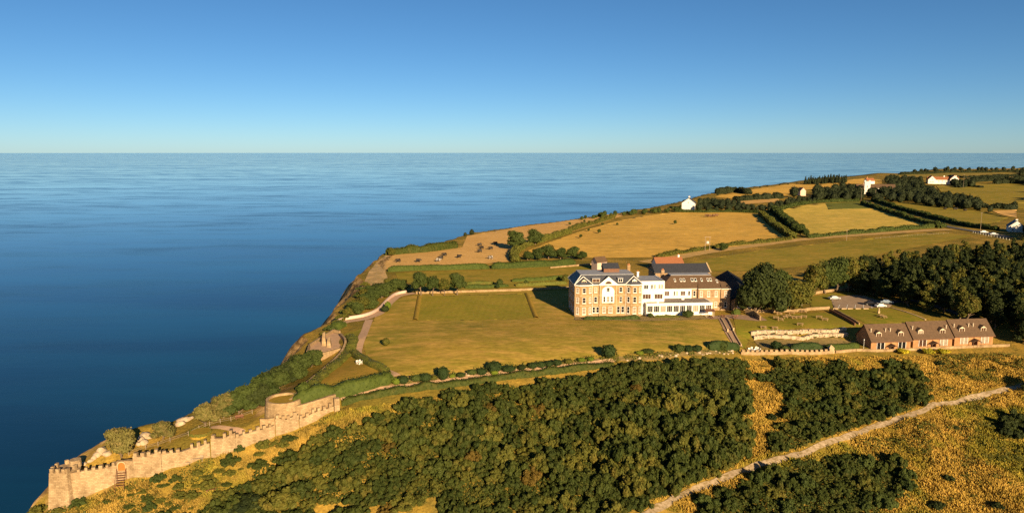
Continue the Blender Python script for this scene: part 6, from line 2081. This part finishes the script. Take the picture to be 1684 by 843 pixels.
# ================================================================== garden furniture and poles
def picnic(at, yaw, label, group):
    p = PT(*at)
    t = thing('picnic_table', label, 'picnic table', p + np.array([0, 0, .06]), yaw, group)
    b = MB()
    for k in range(5):
        b.box(-.95, .95, -.42 + k * .17, -.42 + k * .17 + .15, .72, .77)
    b.build('table_top', M['wood_pale'], t)
    for y in (-.85, .58):
        MB().box(-.95, .95, y, y + .27, .42, .47).build('seat', M['wood_pale'], t)
    for x in (-.7, .7):
        b = MB()
        for s_ in (-1, 1):
            b.add([(x - .05, s_ * .3 - .05, .718), (x + .05, s_ * .3 - .05, .718), (x + .05, s_ * .3 + .05, .718), (x - .05, s_ * .3 + .05, .718), (x - .05, s_ * .75 - .05, 0), (x + .05, s_ * .75 - .05, 0), (x + .05, s_ * .75 + .05, 0), (x - .05, s_ * .75 + .05, 0)],
                  [(0, 1, 2, 3), (7, 6, 5, 4), (0, 4, 5, 1), (1, 5, 6, 2), (2, 6, 7, 3), (3, 7, 4, 0)])
        b.box(x - .03, x + .03, -.8, .8, .36, .418)
        b.build('leg_frame', M['wood_pale'], t)
    return t


for i, (px, py) in enumerate([(1276, 524), (1283, 527), (1296, 521), (1304, 523.5), (1313, 523.5), (1322, 522.5), (1281, 517.5), (1322, 513.5), (1347, 523), (1357, 527), (1255, 540), (1274, 541), (1316, 535), (1302, 516), (1290, 523)]):
    picnic((px, py), random.uniform(-.5, .5), 'weathered wooden picnic table on the grass above the rockery', 'picnic tables above the rockery')
for px, py, lab in ((1448, 521, 'wooden picnic table on the cottage lawn nearer the rose standard'), (1453, 523, 'wooden picnic table on the cottage lawn nearer the cottages')):
    picnic((px, py), .5, lab, None)


def chair(at, yaw, label, group, m='white_paint'):
    p = PT(*at)
    t = thing('garden_chair', label, 'chair', p + np.array([0, 0, .08]), yaw, group)
    MB().box(-.28, .28, -.26, .26, .42, .48).build('seat', M[m], t)
    MB().box(-.28, .28, .22, .29, .5, 1.0).build('backrest', M[m], t)
    for x in (-.24, .24):
        for y in (-.22, .22):
            MB().box(x - .03, x + .03, y - .03, y + .03, 0, .418).build('leg', M[m], t)
        MB().box(x - .035, x + .035, -.25, .22, .66, .7).build('armrest', M[m], t)
    return t


def round_table(at, label, m='white_paint'):
    p = PT(*at)
    t = thing('garden_table', label, 'table', p + np.array([0, 0, .08]))
    MB().cyl((0, 0, .70), (0, 0, .75), .6, .6, 18).build('table_top', M[m], t)
    MB().cyl((0, 0, 0), (0, 0, .7), .08, .06, 8).cyl((0, 0, 0), (0, 0, .05), .32, .25, 10).build('pedestal', M[m], t)
    return t


for px, py in ((1231, 577), (1236, 576), (1241, 578), (1246, 576.5), (1249, 578), (1234, 579), (1244, 575.5)):
    chair((px, py), random.uniform(0, 6), 'white garden chair behind the low battlemented wall', 'white garden chairs behind the low battlemented wall')
round_table((1239, 578.5), 'white round garden table among the white chairs by the low battlemented wall')
round_table((591, 599), 'white round table on the dry lawn of the triangular garden')
for k, (px, py) in enumerate(((588, 598.5), (594, 598.5), (590.5, 597))):
    chair((px, py), random.uniform(0, 6), 'white garden chair at the table in the triangular garden', 'white chairs of the triangular garden')
for px, py in ((1168, 522.5), (1172, 524), (1186, 521.5), (1190, 523), (1205, 522.5), (1209, 524.5), (1212, 522)):
    chair((px, py), random.uniform(0, 6), 'brown outdoor chair on the hotel patio', 'brown chairs on the hotel patio', 'wood_brown')
p = PT(1167, 521)
t = thing('patio_shelter', 'small dark red roofed shelter at the right end of the white conservatory', 'shelter', p, YAW)
for x in (-1.2, 1.2):
    for y in (-.6, .6):
        MB().box(x - .06, x + .06, y - .06, y + .06, 0, 2.1).build('post', M['cream'], t)
MB().prism_x([(-1, 2.0), (1, 2.5), (1, 2.62), (-1, 2.12)], -1.6, 1.6).build('roof', M['wood_brown'], t)
for (px, py, lab) in ((1196.5, 547, 'pale stone post halfway down the garden steps on the hotel side'), (1206, 545.5, 'pale stone post halfway down the garden steps on the rockery side')):
    p = PT(px, py)
    tag(MB().box(-.2, .2, -.2, .2, -.2, 1.2).box(-.27, .27, -.27, .27, 1.202, 1.35).build('stone_post', M['trim'], None, p), lab, 'post', 'stone posts on the garden steps')


def pole(at, h, label, arms=1, r=.13, m='wood_grey', cat='pole', name='telegraph_pole'):
    p = PT(*at)
    t = thing(name, label, cat, p)
    MB().cyl((0, 0, -.5), (0, 0, h), r, r * .7, 8).build('pole', M[m], t)
    for k in range(arms):
        MB().box(-.9, .9, -.06, .06, h - .5 - k * .6, h - .38 - k * .6).build('crossarm', M[m], t)
    return t


p = PT(1163, 413)
t = thing('transformer_poles', 'twin electricity poles carrying a pale transformer beside the golden field', 'pole', p, .1)
for x in (-1.3, 1.3):
    MB().cyl((x, 0, -.5), (x, 0, 8.4), .15, .11, 8).build('pole', M['wood_grey'], t)
MB().box(-1.8, 1.8, -.08, .08, 7.9, 8.1).box(-1.5, 1.5, -.08, .08, 4.2, 4.35).build('crossarm', M['wood_grey'], t)
MB().box(-.6, .6, -.45, .45, 4.36, 5.5).cyl((-.3, 0, 5.5), (-.3, 0, 5.9), .07, .05, 6).cyl((.3, 0, 5.5), (.3, 0, 5.9), .07, .05, 6).build('transformer', M['car_pale'], t)
MB().box(-.32, .32, -.5, -.46, 4.7, 5.15).build('warning_sign', M['car_red'], t)
pole((1612, 380), 13, 'tall pale pole rising beside the road near the white gabled cottage')
pole((1392, 396), 7.5, 'pole standing by the sandy track below the mown field')
pole((1416, 330), 14, 'pole at the far end of the road below the church')
pole((1584, 309), 20, 'far pole on the pasture right of the red roofed white house')
pole((1439, 330), 12, 'pole against the wood right of the church')
t = pole((1420, 575), 3.0, 'slim white garden lamp post at the corner of the first cottage', 0, .05, 'white_paint', 'lamp post', 'lamp_post')
MB().cyl((0, 0, 3.0), (0, 0, 3.3), .14, .1, 8).build('lamp_head', M['lamp'], t)
p = PT(1445, 515)
t = thing('statue', 'small pale statue on a pedestal on the cottage lawn', 'statue', p)
MB().box(-.28, .28, -.28, .28, 0, .75).box(-.34, .34, -.34, .34, .752, .85).build('pedestal', M['trim'], t)
MB().cyl((0, 0, .85), (0, 0, 1.5), .2, .24, 10).cyl((0, 0, 1.5), (0, 0, 1.75), .22, .08, 10).cyl((0, 0, 1.72), (0, 0, 2.02), .13, .1, 10).build('figure', M['trim'], t)


# post and wire fence on the seaward terrace
def fence(name, label, line, h=1.1, gap=2.0, rails=(.45, .85), m='wood_grey', cat='fence'):
    W = [PT(*q)[:2] for q in line]
    L = smooth_line(W, gap, False)
    t = thing(name, label, cat, (0, 0, 0))
    for q in L:
        MB().box(q[0] - .05, q[0] + .05, q[1] - .05, q[1] + .05, H(*q) - .3, H(*q) + h).build('post', M[m], t)
    b = MB()
    for r0 in rails:
        for a_, c_ in zip(L[:-1], L[1:]):
            b.cyl((*a_, H(*a_) + r0), (*c_, H(*c_) + r0), .03, .03, 5)
    b.build('rail', M[m], t)


fence('terrace_fence', 'post and rail fence along the cliff side of the grass terrace above the battlements', [(212, 748), (240, 738), (280, 726), (310, 716), (345, 700), (380, 692), (415, 680)])
fence('track_fence', 'thin post fence along the near side of the sandy track', [(1440, 393), (1500, 388), (1560, 384.5)], gap=4)
fence('road_fence', 'white railing beside the road by the right hand cottage', [(1600, 383), (1630, 389), (1660, 395)], gap=3, m='white_paint')
p = PT(330, 712)
t = thing('garden_bed', 'round raised lawn bed ringed by green on the terrace above the battlements', 'garden bed', p)
MB().cyl((0, 0, -.6), (0, 0, .5), 2.3, 2.2, 24).build('bed', M['lawn_dry'], t)
cr = []
rr_ = np.random.default_rng(4)
a_ = rr_.uniform(0, 6.28, 900)
c_ = np.column_stack([2.35 * np.cos(a_), 2.35 * np.sin(a_), rr_.uniform(0, .6, 900)])
nv_ = np.column_stack([np.cos(a_), np.sin(a_), a_ * 0 + .2])
Vb, Fb = leaf_cards(c_, nv_, .14, .5, rr_)
link('edging', raw_mesh('edging', Vb, Fb, M['hedge_olive']), t)
p = PT(394, 689)
t = thing('terrace_bench', 'dark brown bench on the grass terrace below the round bastion', 'bench', p + np.array([0, 0, .05]), .5)
MB().box(-.9, .9, -.25, .25, .4, .48).build('seat', M['wood_brown'], t)
MB().box(-.9, .9, .22, .3, .5, 1.0).build('backrest', M['wood_brown'], t)
for x in (-.75, .75):
    MB().box(x - .06, x + .06, -.2, .2, 0, .398).build('leg', M['wood_brown'], t)
p = PT(348, 805)
t = thing('timber_pallet', 'small brown timber platform lying in the dry grass below the battlements', 'platform', p + np.array([0, 0, .1]), .4)
for k in range(6):
    MB().box(-1.1, 1.1, -.6 + k * .2, -.6 + k * .2 + .16, .2, .26).build('board', M['wood_brown'], t)
MB().box(-1.0, -.8, -.6, .6, -.2, .198).box(.8, 1.0, -.6, .6, -.2, .198).build('bearer', M['wood_brown'], t)
